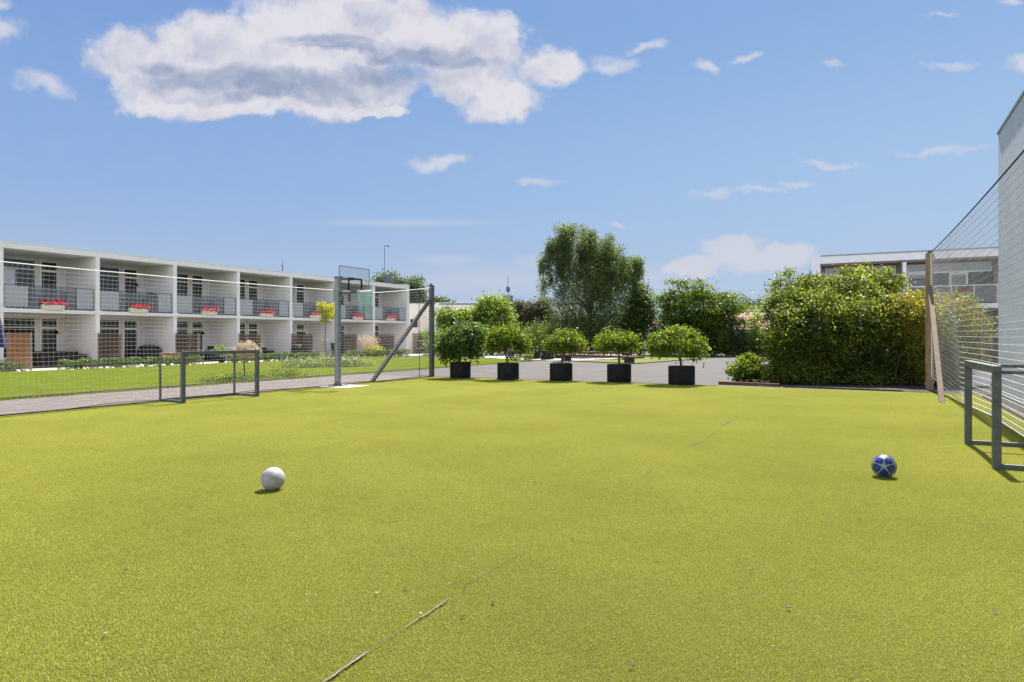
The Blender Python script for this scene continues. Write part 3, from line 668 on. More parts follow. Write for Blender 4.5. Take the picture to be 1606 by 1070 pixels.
# ------------------------------------------------------------------ basketball stand
root = thing('basketball_stand', 'grey steel basketball stand with wire backboard and green net beside the path', 'basketball hoop', L(-1.09,21.55,.02), RZ)
g = M['steel']     # local frame: x along the path, -y towards the pitch
MB().box(-.075,.075,-.07,.07,0,3.32).build('post', g, root, bevel=.01)
mb = MB(); mb.box(-.2,.2,-.2,.2,0,.02)
for s in (-1,1):
    mb.prism([(s*.075,-.01),(s*.19,-.01),(s*.19,.01),(s*.075,.01)][::s], .02, .06); mb.add([(s*.075,-.008,.06),(s*.19,-.008,.06),(s*.075,-.008,.2),(s*.075,.008,.06),(s*.19,.008,.06),(s*.075,.008,.2)], [(0,1,2),(3,5,4),(1,4,5,2),(0,2,5,3)])
    mb.add([(-.008,s*.07,.02),(-.008,s*.19,.02),(-.008,s*.07,.2),(.008,s*.07,.02),(.008,s*.19,.02),(.008,s*.07,.2)], [(0,1,2),(3,5,4),(1,4,5,2),(0,2,5,3)])
mb.build('base_plate', g, root)
MB().box(-.10,.10,-.10,.10,2.62,2.98).build('collar', g, root, bevel=.008)
mb = MB(); mb.bar((0,-.07,3.30),(0,-.62,3.28),.09,.08); mb.box(-.06,.06,-.15,.1,3.32,3.38); mb.build('upper_arm', M['darksteel'], root, bevel=.006)
mb = MB(); mb.bar((0,-.10,2.86),(0,-.62,2.88),.07,.07); mb.bar((0,-.45,2.60),(0,-.45,2.85),.06,.06,(1,0,0)); mb.build('lower_arm', M['darksteel'], root, bevel=.006)
bw, b0, b1, by = .68, 2.87, 3.62, -.66
mb = MB()
for s in (-1,1): mb.bar((s*bw,by,b0),(s*bw,by,b1),.022,.022,(1,0,0))
for z in (b0,b1): mb.bar((-bw+.015,by,z),(bw-.015,by,z),.022,.022)
bb = mb.build('backboard', M['steel'], root)
mb = MB(); k = 27
for i in range(1,k): x = -bw+2*bw*i/k; mb.tube([(x,by,b0),(x,by,b1)], .0026, 4)
for i in range(1,15): z = b0+(b1-b0)*i/15; mb.tube([(-bw,by+.005,z),(bw,by+.005,z)], .0026, 4)
mb.build('wire_mesh', M['darksteel'], bb)
mb = MB(); t0, t1, tw = 2.92, 3.30, .29
for s in (-1,1): mb.bar((s*tw,by-.025,t0),(s*tw,by-.025,t1),.05,.02,(1,0,0))
mb.bar((-tw+.025,by-.025,t1-.025),(tw-.025,by-.025,t1-.025),.02,.05); mb.build('target_frame', M['black'], bb)
rc = (0, by-.40, 2.90)
mb = MB(); mb.tube([(rc[0]+.225*math.cos(2*PI*i/28), rc[1]+.225*math.sin(2*PI*i/28), rc[2]) for i in range(29)], .012, 6)
rim = mb.build('rim', M['rim'], root)
MB().box(-.06,.06,by-.18,by-.02,2.86,2.92).build('rim_bracket', M['darksteel'], rim)
mb = MB()
for i in range(18):
    for s in (-1,1):
        pts = []
        for k in range(9):
            f = k/8; a = 2*PI*(i/18+s*f*.30); r_ = .225*(1-.32*f**.7); pts.append((rc[0]+r_*math.cos(a), rc[1]+r_*math.sin(a), rc[2]-.015-.66*f))
        mb.tube(pts, .0055, 3, 0, False)
mb.build('net', M['hoopnet'], rim)
c = L(-1.05, 21.75); mb = MB(); mb.box(-.55,.62,-.55,.62,0,.026)
o = mb.build('concrete_footing', M['concrete'], bevel=.006); o.location = (c[0],c[1],0); o.rotation_euler = (0,0,RZ); tag(o, 'pale square concrete footing under the basketball stand', 'footing')

# ------------------------------------------------------------------ long white block with recessed balconies
B = thing('apartment_building', 'long white two storey block with recessed balconies on the left', 'building', L(0,0), RZ)
K0, K1 = -2, 7; D = 2.7; ZS, ZT, ZR0, ZR1 = 2.72, 2.89, 5.74, 6.03; hw = .11
XA, XB = K0*BAY, K1*BAY
for k in range(K0, K1):
    mb = MB(); x = k*BAY; mb.box(x-hw,x+hw,.0,D,0,ZS); mb.box(x-hw,x+hw,.0,D,ZT,ZR0); mb.build('partition_wall', M['white'], B)
mb = MB(); mb.box(XB-.10,XB+.24,-.05,10,0,6.10); mb.build('end_wall', M['white'], B)
MB().box(XB-.14,XB+.30,-.10,10.05,6.10,6.16).build('end_wall_cap', M['roofcap'], B)
mb = MB(); mb.box(XA,XB-.10,-.03,D,ZS,ZT); mb.build('floor_slab', M['white'], B)
for k in range(K0+1, K1): MB().box(k*BAY-.17,k*BAY+.17,-.055,-.031,ZS-.03,ZT+.05).build('slab_bracket', M['white'], B)
mb = MB(); mb.box(XA,XB-.10,-.02,10,ZR0,ZR1-.02); rf = mb.build('roof', M['white'], B)
MB().box(XA,XB-.14,-.06,10.02,ZR1-.02,ZR1+.02).build('roof_edge', M['trim'], rf)
mb = MB()
for z0, z1 in ((0,ZS),(ZT,ZR0)):
    mb.box(XA,XB-.1,D+.12,D+.2,z0,z1)
    for k in range(K0, K1):
        x = k*BAY
        mb.box(x+hw,x+.16,D,D+.12,z0,z1); mb.box(x+2.94,x+3.14,D,D+.12,z0,z1); mb.box(x+4.04,x+BAY-hw,D,D+.12,z0,z1)
        mb.box(x+.16,x+2.94,D,D+.12,z1-.17,z1); mb.box(x+3.14,x+4.04,D,D+.12,z1-.17,z1)
        mb.box(x+.16,x+2.94,D,D+.12,z0,z0+.42)
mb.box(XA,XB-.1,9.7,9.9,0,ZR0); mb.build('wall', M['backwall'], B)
def window_unit(x, z0, z1, reflection):
    mb = MB(); f = .06; ya, yb = D+.02, D+.09; x0, x1, za, zb = x+.16, x+2.94, z0+.42, z1-.17; zt = zb-.52; xm = x+2.05
    mb.box(x0,x1,ya,yb,za,za+f); mb.box(x0,x1,ya,yb,zb-f,zb); mb.box(x0,x0+f,ya,yb,za+f,zb-f); mb.box(x1-f,x1,ya,yb,za+f,zb-f)
    mb.box(x0+f,x1-f,ya,yb,zt-f/2,zt+f/2)
    w = mb.build('window', M['trim'], B)
    MB().box(x0+f,x1-f,D+.05,D+.06,za+f,zb-f).build('pane', M['glass'], w)
    MB().box(x0-.02,x1+.02,D-.05,D+.02,za-.04,za-.002).build('sill', M['trim'], w)
    if reflection: MB().box(x0+f,x0+f+reflection,D+.038,D+.046,za+f,zt-f/2-.02).build('reflection_panel', M['reflection'], w)  # pale panel before the pane: bright reflection in the glass painted as colour
def door_unit(x, z0, z1):
    mb = MB(); f = .075; ya, yb = D+.015, D+.095; x0, x1, zb = x+3.14, x+4.04, z1-.17; zt = zb-.52
    mb.box(x0,x0+f,ya,yb,z0,zb); mb.box(x1-f,x1,ya,yb,z0,zb); mb.box(x0+f,x1-f,ya,yb,zb-f,zb); mb.box(x0+f,x1-f,ya,yb,zt-.07,zt+.04); mb.box(x0+f,x1-f,ya,yb,z0,z0+.16)
    d = mb.build('door', M['trim'], B)
    MB().box(x0+f,x1-f,D+.05,D+.06,z0+.16,zb-f).build('pane', M['glass'], d)
    mb = MB(); mb.bar((x0+.04,ya-.04,z0+1.05),(x0+.16,ya-.04,z0+1.05),.02,.02); mb.bar((x0+.04,ya-.045,z0+1.05),(x0+.04,ya,z0+1.05),.02,.02); mb.build('handle', M['steel'], d)
refl_w = {-2:1.2, -1:0, 0:1.75, 1:1.3, 2:0, 3:.9, 4:0, 5:1.2, 6:0}
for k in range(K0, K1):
    window_unit(k*BAY, ZT, ZR0, refl_w[k]); window_unit(k*BAY, .0, ZS, 0); door_unit(k*BAY, ZT, ZR0); door_unit(k*BAY, .0, ZS)
for k in range(K0, K1):
    x0, x1 = k*BAY+hw+.03, (k+1)*BAY-hw-.03; y = .10; zb, zt = ZT+.10, ZT+1.12; a, b = 1.12, x1-.92
    if k == K1-1: x1 -= .02
    xa = x0+a
    mb = MB(); mb.bar((x0,y,zt+.02),(x1,y,zt+.02),.035,.03); mb.bar((x0,y,zb-.03),(x1,y,zb-.03),.03,.03)
    for x in (x0+.02, xa, (xa+b)/2, b, x1-.02): mb.bar((x,y,ZT),(x,y,zt+.004),.035,.035,(1,0,0))
    rl = mb.build('railing', M['darksteel'], B)
    MB().box(x0+.05,xa-.04,y-.008,y+.008,zb,zt-.03).build('frosted_panel', M['frost'], rl)
    MB().box(b+.04,x1-.05,y-.008,y+.008,zb,zt-.03).build('frosted_panel', M['frost'], rl)
    MB().box(xa+.03,(xa+b)/2-.03,y-.006,y+.006,zb,zt-.03).build('clear_panel', M['clear'], rl)
    MB().box((xa+b)/2+.03,b-.03,y-.006,y+.006,zb,zt-.03).build('clear_panel', M['clear'], rl)
for k, z in ((2,1.72),(0,1.72),(4,1.72),(1,4.55)):
    xx = (k+1)*BAY-hw-.5; mb = MB(); mb.box(xx-.08,xx+.08,D-.14,D-.002,z-.03,z+.05); mb.bar((xx,D-.07,z+.05),(xx,D-.07,z+.16),.1,.1,(1,0,0)); mb.build('wall_lamp', M['black'], B)

# flower boxes on the slab edge, in front of the railing
fr = np.random.default_rng(5)
def flower_box(px, k, label, n=260):
    r_ = (px-CX)/F; d = -.12; x = (r_*(P0[1]-V[1]*d) - (P0[0]-V[0]*d))/(U[0]-r_*U[1])
    w = 1.05; p = L(x, -d, ZT); root = thing('flower_box', label, 'flower box', p, RZ, 'flower boxes along the balcony edge')
    mb = MB(); mb.prism([(-w/2,-.12),(w/2,-.12),(w/2,.10),(-w/2,.10)], .0, .02)
    pr = [(-.12,.12),(-.10,.0)]
    mb = MB(); mb.add([(-w/2+.03,-.09,0),(w/2-.03,-.09,0),(w/2-.03,.08,0),(-w/2+.03,.08,0),(-w/2,-.12,.24),(w/2,-.12,.24),(w/2,.10,.24),(-w/2,.10,.24)], [(0,3,2,1),(0,1,5,4),(1,2,6,5),(2,3,7,6),(3,0,4,7),(4,5,6,7)])
    for x_ in (-.32,.32): mb.bar((x_,-.13,.02),(x_,-.10,.09),.03,.03)
    mb.build('trough', M['boxcream'], root, bevel=.006)
    m_ = n; pp = np.stack([fr.uniform(-.52,.6,m_)*w*.95, fr.normal(0,.09,m_)-.03, .27+np.abs(fr.normal(0,.075,m_))+.05*np.sin(fr.uniform(0,6,m_))], 1)
    pp = pp[(np.sin(pp[:,0]*7+k*2.1)+fr.uniform(-1,2.6,len(pp))) > -.9]
    link('geraniums', quads_mesh('geraniums', leaf_quads(pp, pp*0+np.array([0,-.6,.5]), .09, fr, .9), M['flower_red']), root)
    q = 160; pp = np.stack([fr.uniform(-.5,.5,q)*w, fr.normal(-.02,.08,q), .24+np.abs(fr.normal(0,.05,q))], 1)
    link('leaves', quads_mesh('leaves', leaf_quads(pp, pp*0+np.array([0,-.6,.5]), .09, fr, .8), LF['hedge']), root)
for px, k, lb in ((83,0,'cream trough of red geraniums on the balcony nearest the left picture edge'),
                  (217,1,'cream trough of red geraniums on the second balcony from the left'),
                  (328,2,'cream trough of red geraniums on the third balcony, above the left goal'),
                  (418,3,'cream trough of red geraniums on the fourth balcony, above the pink willow'),
                  (495,4,'cream trough of red geraniums partly hidden by the yellow young tree'),
                  (561,5,'cream trough of red geraniums under the green basketball net'),
                  (613,6,'cream trough of red geraniums on the balcony at the far end of the block')):
    flower_box(px, k, lb)

# balcony and terrace things
def slat_chair(name, label, x, t, z, rz, group):
    root = thing(name, label, 'chair', L(x,t,z), RZ+rz, group); m = M['black']
    MB().box(-.24,.24,-.24,.22,.42,.46).build('seat', m, root)
    mb = MB(); mb.add([(-.24,.22,.46),(.24,.22,.46),(.24,.26,.46),(-.24,.26,.46),(-.24,.34,.95),(.24,.34,.95),(.24,.37,.95),(-.24,.37,.95)], [(0,3,2,1),(4,5,6,7),(0,1,5,4),(1,2,6,5),(2,3,7,6),(3,0,4,7)]); mb.build('backrest', m, root)
    for sx in (-.21,.21):
        for sy in (-.21,.2): MB().bar((sx,sy,0),(sx,sy,.42),.035,.035,(1,0,0)).build('leg', m, root)
        MB().bar((sx,-.21,.64),(sx,.27,.64),.04,.03).build('armrest', m, root)
    return root
def small_table(name, label, x, t, z, group=None):
    root = thing(name, label, 'table', L(x,t,z), RZ, group); m = M['black']
    MB().box(-.4,.4,-.35,.35,.70,.73).build('tabletop', m, root)
    for sx in (-.35,.35):
        for sy in (-.3,.3): MB().bar((sx,sy,0),(sx,sy,.70),.04,.04,(1,0,0)).build('leg', m, root)
    return root
place = ['the balcony nearest the left picture edge','the second balcony from the left','the third balcony from the left','the fourth balcony from the left','the fifth balcony from the left','the balcony behind the basketball net','the balcony at the far end']
for k in range(0, 7):
    x = k*BAY
    small_table('balcony_table', 'small black table standing on ' + place[k], x+2.5, -1.3, ZT, 'black balcony tables')
    slat_chair('balcony_chair', 'black armchair left of the table on ' + place[k], x+1.75, -1.35, ZT, PI/2, 'black balcony chairs')
    slat_chair('balcony_chair', 'black armchair right of the table on ' + place[k], x+3.3, -1.3, ZT, -PI/2+.3, 'black balcony chairs')
r0 = thing('kettle_grill', 'round black lidded grill on the second balcony from the left', 'grill', L(BAY+3.75,-1.1,ZT), RZ)
MB().lathe([(.02,.72),(.2,.76),(.29,.9),(.30,1.0)], n=20).build('bowl', M['black'], r0, True)
MB().lathe([(.305,1.005),(.28,1.12),(.17,1.22),(.03,1.25)], n=20).build('lid', M['black'], r0, True)
for a in (0,2.1,4.2): MB().tube([(.2*math.cos(a),.2*math.sin(a),.78),(.32*math.cos(a),.32*math.sin(a),0)], .014, 6).build('leg', M['black'], r0)

def sofa(label, x, t, w):
    root = thing('rattan_sofa', label, 'sofa', L(x,t,.003), RZ, 'dark rattan terrace sofas'); m = M['rattan']
    MB().box(-w/2,w/2,-.4,.35,.03,.32).build('base', m, root, bevel=.02); MB().box(-w/2,w/2,.351,.5,.03,.80).build('backrest', m, root, bevel=.02)
    for s in (-1,1): MB().box(s*(w/2-.08)-.08,s*(w/2-.08)+.08,-.4,.35,.321,.62).build('armrest', m, root, bevel=.02)
    n = 3
    for i in range(n):
        a = -w/2+.17+(w-.34)*i/n; MB().box(a+.01,a+(w-.34)/n-.01,-.38,.34,.322,.46).build('cushion', M['black'], root, bevel=.03)
    return root
sofa('dark rattan sofa on the terrace nearest the left picture edge', 3.05, -.75, 2.3)
sofa('dark rattan sofa at the right end of the fourth terrace', 3*BAY+3.25, -1.5, 1.5)
def covered(label, x, t, w, h):
    root = thing('covered_furniture', label, 'covered furniture', L(x,t,.003), RZ)
    mb = MB(); n = 12; ring = []
    prof = [(1.0,0),(.98,.45),(.93,.75),(.75,.93),(.35,1.0)]
    vs, m = [], 20
    for r_, z in prof:
        for k in range(m):
            a = 2*PI*k/m; ca, sa = math.cos(a), math.sin(a); q = (abs(ca)**4+abs(sa)**4)**-.25
            vs.append((ca*q*r_*w/2*(1+.03*math.sin(5*a)), sa*q*r_*.42*(1+.03*math.cos(4*a)), z*h*(1+.03*math.sin(3*a))))
    fs = [(i*m+k, i*m+(k+1) % m, (i+1)*m+(k+1) % m, (i+1)*m+k) for i in range(len(prof)-1) for k in range(m)] + [tuple(range(4*m,5*m))]
    mb.add(vs, fs); mb.build('cover', M['black'], root, True)
    mb = MB(); mb.tube([(math.cos(2*PI*k/20)*w/2*1.02, math.sin(2*PI*k/20)*.44, .04) for k in range(21)], .012, 5); mb.build('hem_cord', M['rattan'], root); return root
covered('chair set under a black weather cover on the second terrace', BAY+3.75, -1.2, 1.35, 1.05)
covered('low black covered furniture standing in front of the fourth terrace', 3*BAY+4.0, 1.2, .9, 1.0)
covered('small black covered furniture on the third terrace behind the left goal', 2*BAY+3.0, -.6, .8, .8)
for k, rz in ((2,.4),(2,2.2),(3,1.0)):
    slat_chair('terrace_chair', ['dark chair facing left on the terrace behind the left goal','dark chair turned right on the terrace behind the left goal','dark chair on the terrace behind the pink willow'][[(2,.4),(2,2.2),(3,1.0)].index((k,rz))], k*BAY+(2.2 if rz < 2 else 3.3), -.9, .003, rz, 'dark terrace chairs')
# woven privacy screens stand out from each pier
where = ['beyond the left picture edge','behind the navy parasol','beside the second pier from the left','left of the bright leafed pot plant','behind the pink willow','left of the young yellow tree','behind the yellow shrub','left of the diagonal brace']
def screen(label, loc, rz, ln, h, mat):
    root = thing('privacy_screen', label, 'screen', loc, rz, 'woven wooden privacy screens'); mb = MB(); n = 15
    for i in range(n):
        z0 = .06+(h-.14)*i/n; dz = (h-.14)/n*.86; y = .012*(1 if i % 2 else -1); m = 10
        for j in range(m):
            x0, x1 = .04+(ln-.08)*j/m, .04+(ln-.08)*(j+1)/m; ya, yb = (y if j % 2 else -y), (-y if j % 2 else y)
            mb.add([(x0,ya-.006,z0),(x1,yb-.006,z0),(x1,yb-.006,z0+dz),(x0,ya-.006,z0+dz),(x0,ya+.006,z0),(x1,yb+.006,z0),(x1,yb+.006,z0+dz),(x0,ya+.006,z0+dz)], [(0,1,2,3),(5,4,7,6),(3,2,6,7),(0,4,5,1)])
    mb.build('panel', mat, root)
    for x in (.02, ln-.02): MB().box(x-.035,x+.035,-.035,.035,0,h+.02).build('post', M['screenpost'], root)
    mb = MB(); mb.box(.055,ln-.055,-.03,.03,h-.055,h); mb.build('top_rail', mat, root); return root
RV = math.atan2(V[1], V[0])
for k in range(-1, 7):
    if k == -1: continue
    screen(('sunlit orange brown' if k == 0 else 'dark brown') + ' woven privacy screen ' + where[k+1], L(k*BAY+(.12 if k == 0 else 0), .06 if k else .3, .003), RV, 2.0, 1.72, M['weave_sunlit' if k == 0 else 'weave'])
screen('long brown woven screen closing the gap past the end of the white block', L(XB+.5,.2,.003), RZ+.35, 5.2, 1.85, M['weave'])
pa = thing('parasol', 'closed navy parasol at the left picture edge', 'parasol', L(-1.15,1.9,.003), RZ)
mb = MB(); n = 16; prof = [(.05,2.62),(.16,2.45),(.25,2.0),(.33,1.5),(.40,1.08)]
vs = [(r_*(1+.22*(k % 2))*math.cos(2*PI*k/n), r_*(1+.22*(k % 2))*math.sin(2*PI*k/n), z-.03*(k % 2)) for r_, z in prof for k in range(n)]
mb.add(vs, [(i*n+(k+1) % n, i*n+k, (i+1)*n+k, (i+1)*n+(k+1) % n) for i in range(4) for k in range(n)] + [tuple(range(n))]); mb.build('canopy', M['navy'], pa)
MB().tube([(0,0,.05),(0,0,2.7)], .024, 8).build('pole', M['steel'], pa); MB().lathe([(.28,0),(.28,.05),(.08,.07)], n=20).build('base', M['concrete'], pa)
rb = thing('wheelie_bin', 'black wheelie bin standing behind the basketball post', 'bin', L(4*BAY+3.9,.6,.003), RZ)
mb = MB(); mb.add([(-.24,-.28,.06),(.24,-.28,.06),(.24,.22,.06),(-.24,.22,.06),(-.29,-.36,.98),(.29,-.36,.98),(.29,.3,.98),(-.29,.3,.98)], [(0,3,2,1),(4,5,6,7),(0,1,5,4),(1,2,6,5),(2,3,7,6),(3,0,4,7)]); mb.build('body', M['plastic'], rb, bevel=.02)
mb = MB(); mb.add([(-.31,-.4,.985),(.31,-.4,.985),(.31,.34,.985),(-.31,.34,.985),(-.26,-.34,1.05),(.26,-.34,1.05),(.26,.30,1.09),(-.26,.30,1.09)], [(0,3,2,1),(4,5,6,7),(0,1,5,4),(1,2,6,5),(2,3,7,6),(3,0,4,7)]); mb.build('lid', M['plastic'], rb, bevel=.01)
for s in (-1,1): o = MB().lathe([(.02,-.025),(.1,-.025),(.1,.025),(.02,.025)], n=16).build('wheel', M['black'], rb); o.location = (s*.27,.24,.1); o.rotation_euler = (0,PI/2,0)
# roof things
def LX(px, d):
    r_ = (px-CX)/F; return float((r_*(P0[1]-V[1]*d) - (P0[0]-V[0]*d))/(U[0]-r_*U[1]))
an = thing('antenna_mast', 'thin antenna mast with small aerials on the far roof', 'antenna', L(LX(603,3.2),-3.2,ZR1-.01), RZ)
MB().tube([(0,0,0),(0,0,1.3)], .05, 8).build('lower_tube', M['darksteel'], an); MB().tube([(0,0,1.3),(0,0,3.9)], .026, 6).build('mast', M['dkgrey'], an)
mb = MB(); mb.bar((-.9,0,1.15),(.9,0,1.15),.02,.02)
for i in range(7): mb.bar((-.8+i*.25,-.2,1.15),(-.8+i*.25,.2,1.15),.012,.012)
mb.build('aerial', M['steel'], an); mb = MB(); mb.bar((0,0,3.85),(.9,0,3.85),.02,.02); mb.box(.3,.6,-.06,.06,3.79,3.93); mb.build('aerial', M['steel'], an)
MB().tube([(0,0,1.1),(.2,-.1,1.25),(.45,-.1,1.3)], .02, 5).build('side_arm', M['darksteel'], an)
ds = thing('satellite_dish', 'round grey satellite dish beside the antenna mast on the roof', 'satellite dish', L(LX(608,2.0),-2.0,ZR1-.01), RZ-.6)
MB().tube([(0,0,0),(0,0,.45)], .03, 6).build('stand', M['darksteel'], ds)
mb = MB(); vs = []; n = 20
for i in range(5):
    r_ = .5*i/4+.001
    for k in range(n): vs.append((r_*math.cos(2*PI*k/n), -.05+.16*-(r_/.5)**2, .55+r_*math.sin(2*PI*k/n)))
mb.add(vs, [(i*n+k, i*n+(k+1) % n, (i+1)*n+(k+1) % n, (i+1)*n+k) for i in range(4) for k in range(n)]); o = mb.build('dish', M['dkgrey'], ds, True)
MB().tube([(0,-.05,.2),(0,-.5,.5)], .012, 5).build('feed_arm', M['darksteel'], ds)
vt = thing('roof_vent', 'thin dark vent pipe sticking up from the white roof', 'vent pipe', L(LX(443,3.0),-3.0,ZR1-.01), RZ)
MB().tube([(0,0,0),(0,0,.95)], .05, 8).build('pipe', M['darksteel'], vt); MB().tube([(0,0,.9),(0,0,1.35)], .015, 6).build('rod', M['darksteel'], vt)

# ------------------------------------------------------------------ planting in front of the block
def hedge_box(x0, x1, t0, t1, h, label, seed, mat='box', name='box_hedge', group='low box hedges along the terraces', n_=None, size=.065):
    r = np.random.default_rng(seed); ln = x1-x0; root = thing(name, label, 'hedge', L(x0,(t0+t1)/2,.003), RZ, group); n = n_ or int(ln*1500)
    w = (t1-t0)/2; p = np.stack([r.uniform(0,ln,n), r.uniform(-1,1,n), r.uniform(.02,1,n)], 1); th = r.random(n); f = r.random(n)
    lump = 1+.16*np.sin(p[:,0]*5.3+seed)+.10*np.sin(p[:,0]*13.0)
    pick = f < .5; p[:,1] = np.where(pick, p[:,1], np.sign(p[:,1])*r.uniform(.75,1,n)); p[:,2] = np.where(pick, r.uniform(.8,1,n), p[:,2])
    p[:,1] *= w*lump; p[:,2] *= h*lump; o_ = np.stack([0*th, p[:,1]/w, p[:,2]/h-.3], 1)
    link('foliage', quads_mesh('foliage', leaf_quads(p, o_, size, r, .7), LF[mat]), root)
    return root
hedge_box(-6.5,-.75,3.0,3.65,.42,'low clipped hedge at the left picture edge below the orange screen', 1)
hedge_box(.9,8.2,3.0,3.6,.42,'low clipped hedge with white stones in front of the first two piers', 2)
hedge_box(10.2,17.6,3.0,3.6,.45,'low clipped hedge behind the pink willow standard', 3)
hedge_box(20.2,27.2,3.0,3.6,.46,'low clipped hedge behind the diagonal brace of the net', 4)
hedge_box(29.6,38,3.2,3.9,.6,'low clipped hedge past the end of the white block', 5)
rr = random.Random(8)
def rock(name, label, loc, s, group, seed, mat):
    import bmesh
    bm = bmesh.new(); bmesh.ops.create_icosphere(bm, subdivisions=2, radius=1); q = random.Random(seed); ph = [q.uniform(0,6) for _ in range(6)]
    for v in bm.verts:
        c = v.co; k = 1+.16*math.sin(2.3*c.x+ph[0])+.14*math.sin(3.1*c.y+ph[1])+.12*math.sin(2.7*c.z+ph[2])
        v.co = Vector((c.x*s*k*q.uniform(.97,1.03), c.y*s*.8*k, c.z*s*.62*k))
    me = bpy.data.meshes.new(name); bm.to_mesh(me); bm.free(); me.materials.append(mat); me.update()
    o = link(name, me); o.location = (loc[0],loc[1],loc[2]+s*.45); o.rotation_euler = (0,0,q.uniform(0,6)); tag(o, label, 'stone', group); return o
for i in range(26):
    x = [1.1,1.6,2.3,2.7,3.0,3.6,4.2,4.5,5.0,5.6,6.1,6.5,7.1,7.7,8.3,-1.2,-2.6,10.3,11.2,12.0,12.8,13.3,14.1,15.2,16.1,17.0][i]
    rock('white_stone', 'small white stone at the foot of the low clipped hedges', L(x+rr.uniform(-.1,.1),3.78+rr.uniform(-.03,.05),.0), rr.uniform(.07,.14), 'white stones along the low hedges', i, M['stone'])

def plain_plant(name, label, cat, loc, n, size, mat, lob, seed, group=None, aspect=.55, per=25, stemmat='bark_dark', clump=.12, shell=.3, up=.35):
    return tree(name, label, cat, (loc[0],loc[1]), [(loc[0]+l[0],loc[1]+l[1],*l[2:]) for l in lob], n, size, mat, (max(.1,lob[0][2]*.8), .02), stemmat, seed, clump, shell, group, aspect, per=per, up=up)
w_ = G(384,594)
tree('willow_standard', 'small standard willow with pink and white round crown behind the left goal', 'tree', w_[:2], [(w_[0],w_[1],.98,.44,.44,.27),(w_[0]+.05,w_[1],1.12,.36,.36,.2)], 1700, .11, M['flower_pink'], (.85,.03), 'bark_dark', 11, .06, .55, None, .3, per=9, up=.6)
y_ = L(11.4,9.5)
yt = tree('young_tree', 'young slim tree with bright yellow leaves tied to stakes', 'tree', y_[:2], [(y_[0],y_[1],2.95,.40,.40,.50),(y_[0]+.1,y_[1],2.72,.40,.4,.32),(y_[0]-.22,y_[1],3.18,.18,.2,.18)], 900, .13, LF['yellow'], (2.7,.03), 'bark_dark', 12, .1, .3, None, .7, per=14)
st = thing('tree_stakes', 'pair of thin wooden stakes with a pale strap at the young yellow tree', 'stakes', L(11.15,9.4), RZ)
for s in (-.12,.12): MB().tube([(s,0,-.02),(s,0,1.55)], .03, 8).build('stake', M['stake'], st)
MB().bar((-.15,0,1.42),(.55,-.05,1.38),.012,.05).build('strap', M['rope'], st)
c = L(8.6,10.6)
plain_plant('ground_cover_shrub', 'wide low shrub with white edged leaves on the lawn around the yellow tree', 'shrub', G(505,577), 5200, .085, LF['cover'], [(0,0,.2,1.3,.8,.42),(1.1,.6,.2,1.0,.8,.36),(-1.0,-.5,.15,.8,.6,.3),(1.9,.9,.1,.7,.6,.24)], 14, None, .6)
for px, py, lb, sc, sd_ in ((350,601,'low dark juniper mat on the lawn edge left of the pink willow',.55,15),(432,594,'low dark juniper mat on the lawn edge right of the left goal',.75,16)):
    g_ = G(px,py); plain_plant('juniper', lb, 'shrub', g_, 1500, .07, LF['hedge'], [(0,0,.08,1.0*sc,.6*sc,.30*sc),(.8*sc,.9*sc,.08,.7*sc,.6*sc,.34*sc),(-.8*sc,-.7*sc,.04,.6*sc,.5*sc,.2*sc)], sd_, 'low junipers on the lawn edge', .3)
def pot_shrub(label, x, t, mat, lob, n, size, seed, aspect=.6, pot='planter', name='pot_plant'):
    root = plain_plant(name, label, 'plant', L(x,t), n, size, mat, lob, seed, None, aspect)
    MB().lathe([(.16,0),(.22,.3),(.24,.32),(.2,.32),(.19,.29),(0.01,.29)], n=20).build('pot', M[pot], root, True); return root
pot_shrub('bright green leafy plant in a pot on the terrace behind the left goal', 2*BAY+1.6, 2.0, LF['light'], [(0,0,.85,.32,.3,.3),(.1,0,.6,.34,.3,.3)], 420, .11, 21)
pot_shrub('orange flowering plant in a pale trough on the second terrace', BAY+2.35, 2.5, M['flower_orange'], [(-.2,0,.5,.3,.25,.2),(.3,0,.5,.3,.25,.2)], 420, .09, 22, pot='boxcream')
pot_shrub('low yellow shrub in a pot right of the basketball post', 5*BAY+1.6, 2.4, LF['yellow'], [(0,0,.55,.75,.5,.33),(.4,0,.42,.5,.5,.28)], 900, .12, 23)
# tall grass with straw plumes
gx_ = L(5*BAY+1.9,1.6); gr_ = thing('ornamental_grass', 'clump of straw coloured plume grass behind the yellow shrub', 'grass clump', gx_, RZ); r = np.random.default_rng(24)
n = 260; a = r.uniform(0,2*PI,n); ln = r.uniform(.9,1.75,n); le = r.uniform(.1,.6,n); d = np.stack([np.cos(a)*le, np.sin(a)*le, np.sqrt(1-le**2)], 1); s = np.stack([-np.sin(a), np.cos(a), 0*a], 1)*.012
b0_ = np.stack([np.cos(a)*.1, np.sin(a)*.1, 0*a+.02], 1); tp = b0_+d*ln[:,None]
link('blades', quads_mesh('blades', np.stack([b0_-s, b0_+s, tp+s*.3, tp-s*.3], 1), LF['straw']), gr_)
pp = np.repeat(tp[:150], 6, 0)+r.normal(0,.05,(900,3))*np.array([1,1,2]); link('plumes', quads_mesh('plumes', leaf_quads(pp, pp*0+np.array([0,0,1]), .11, r, .3), LF['straw']), gr_)

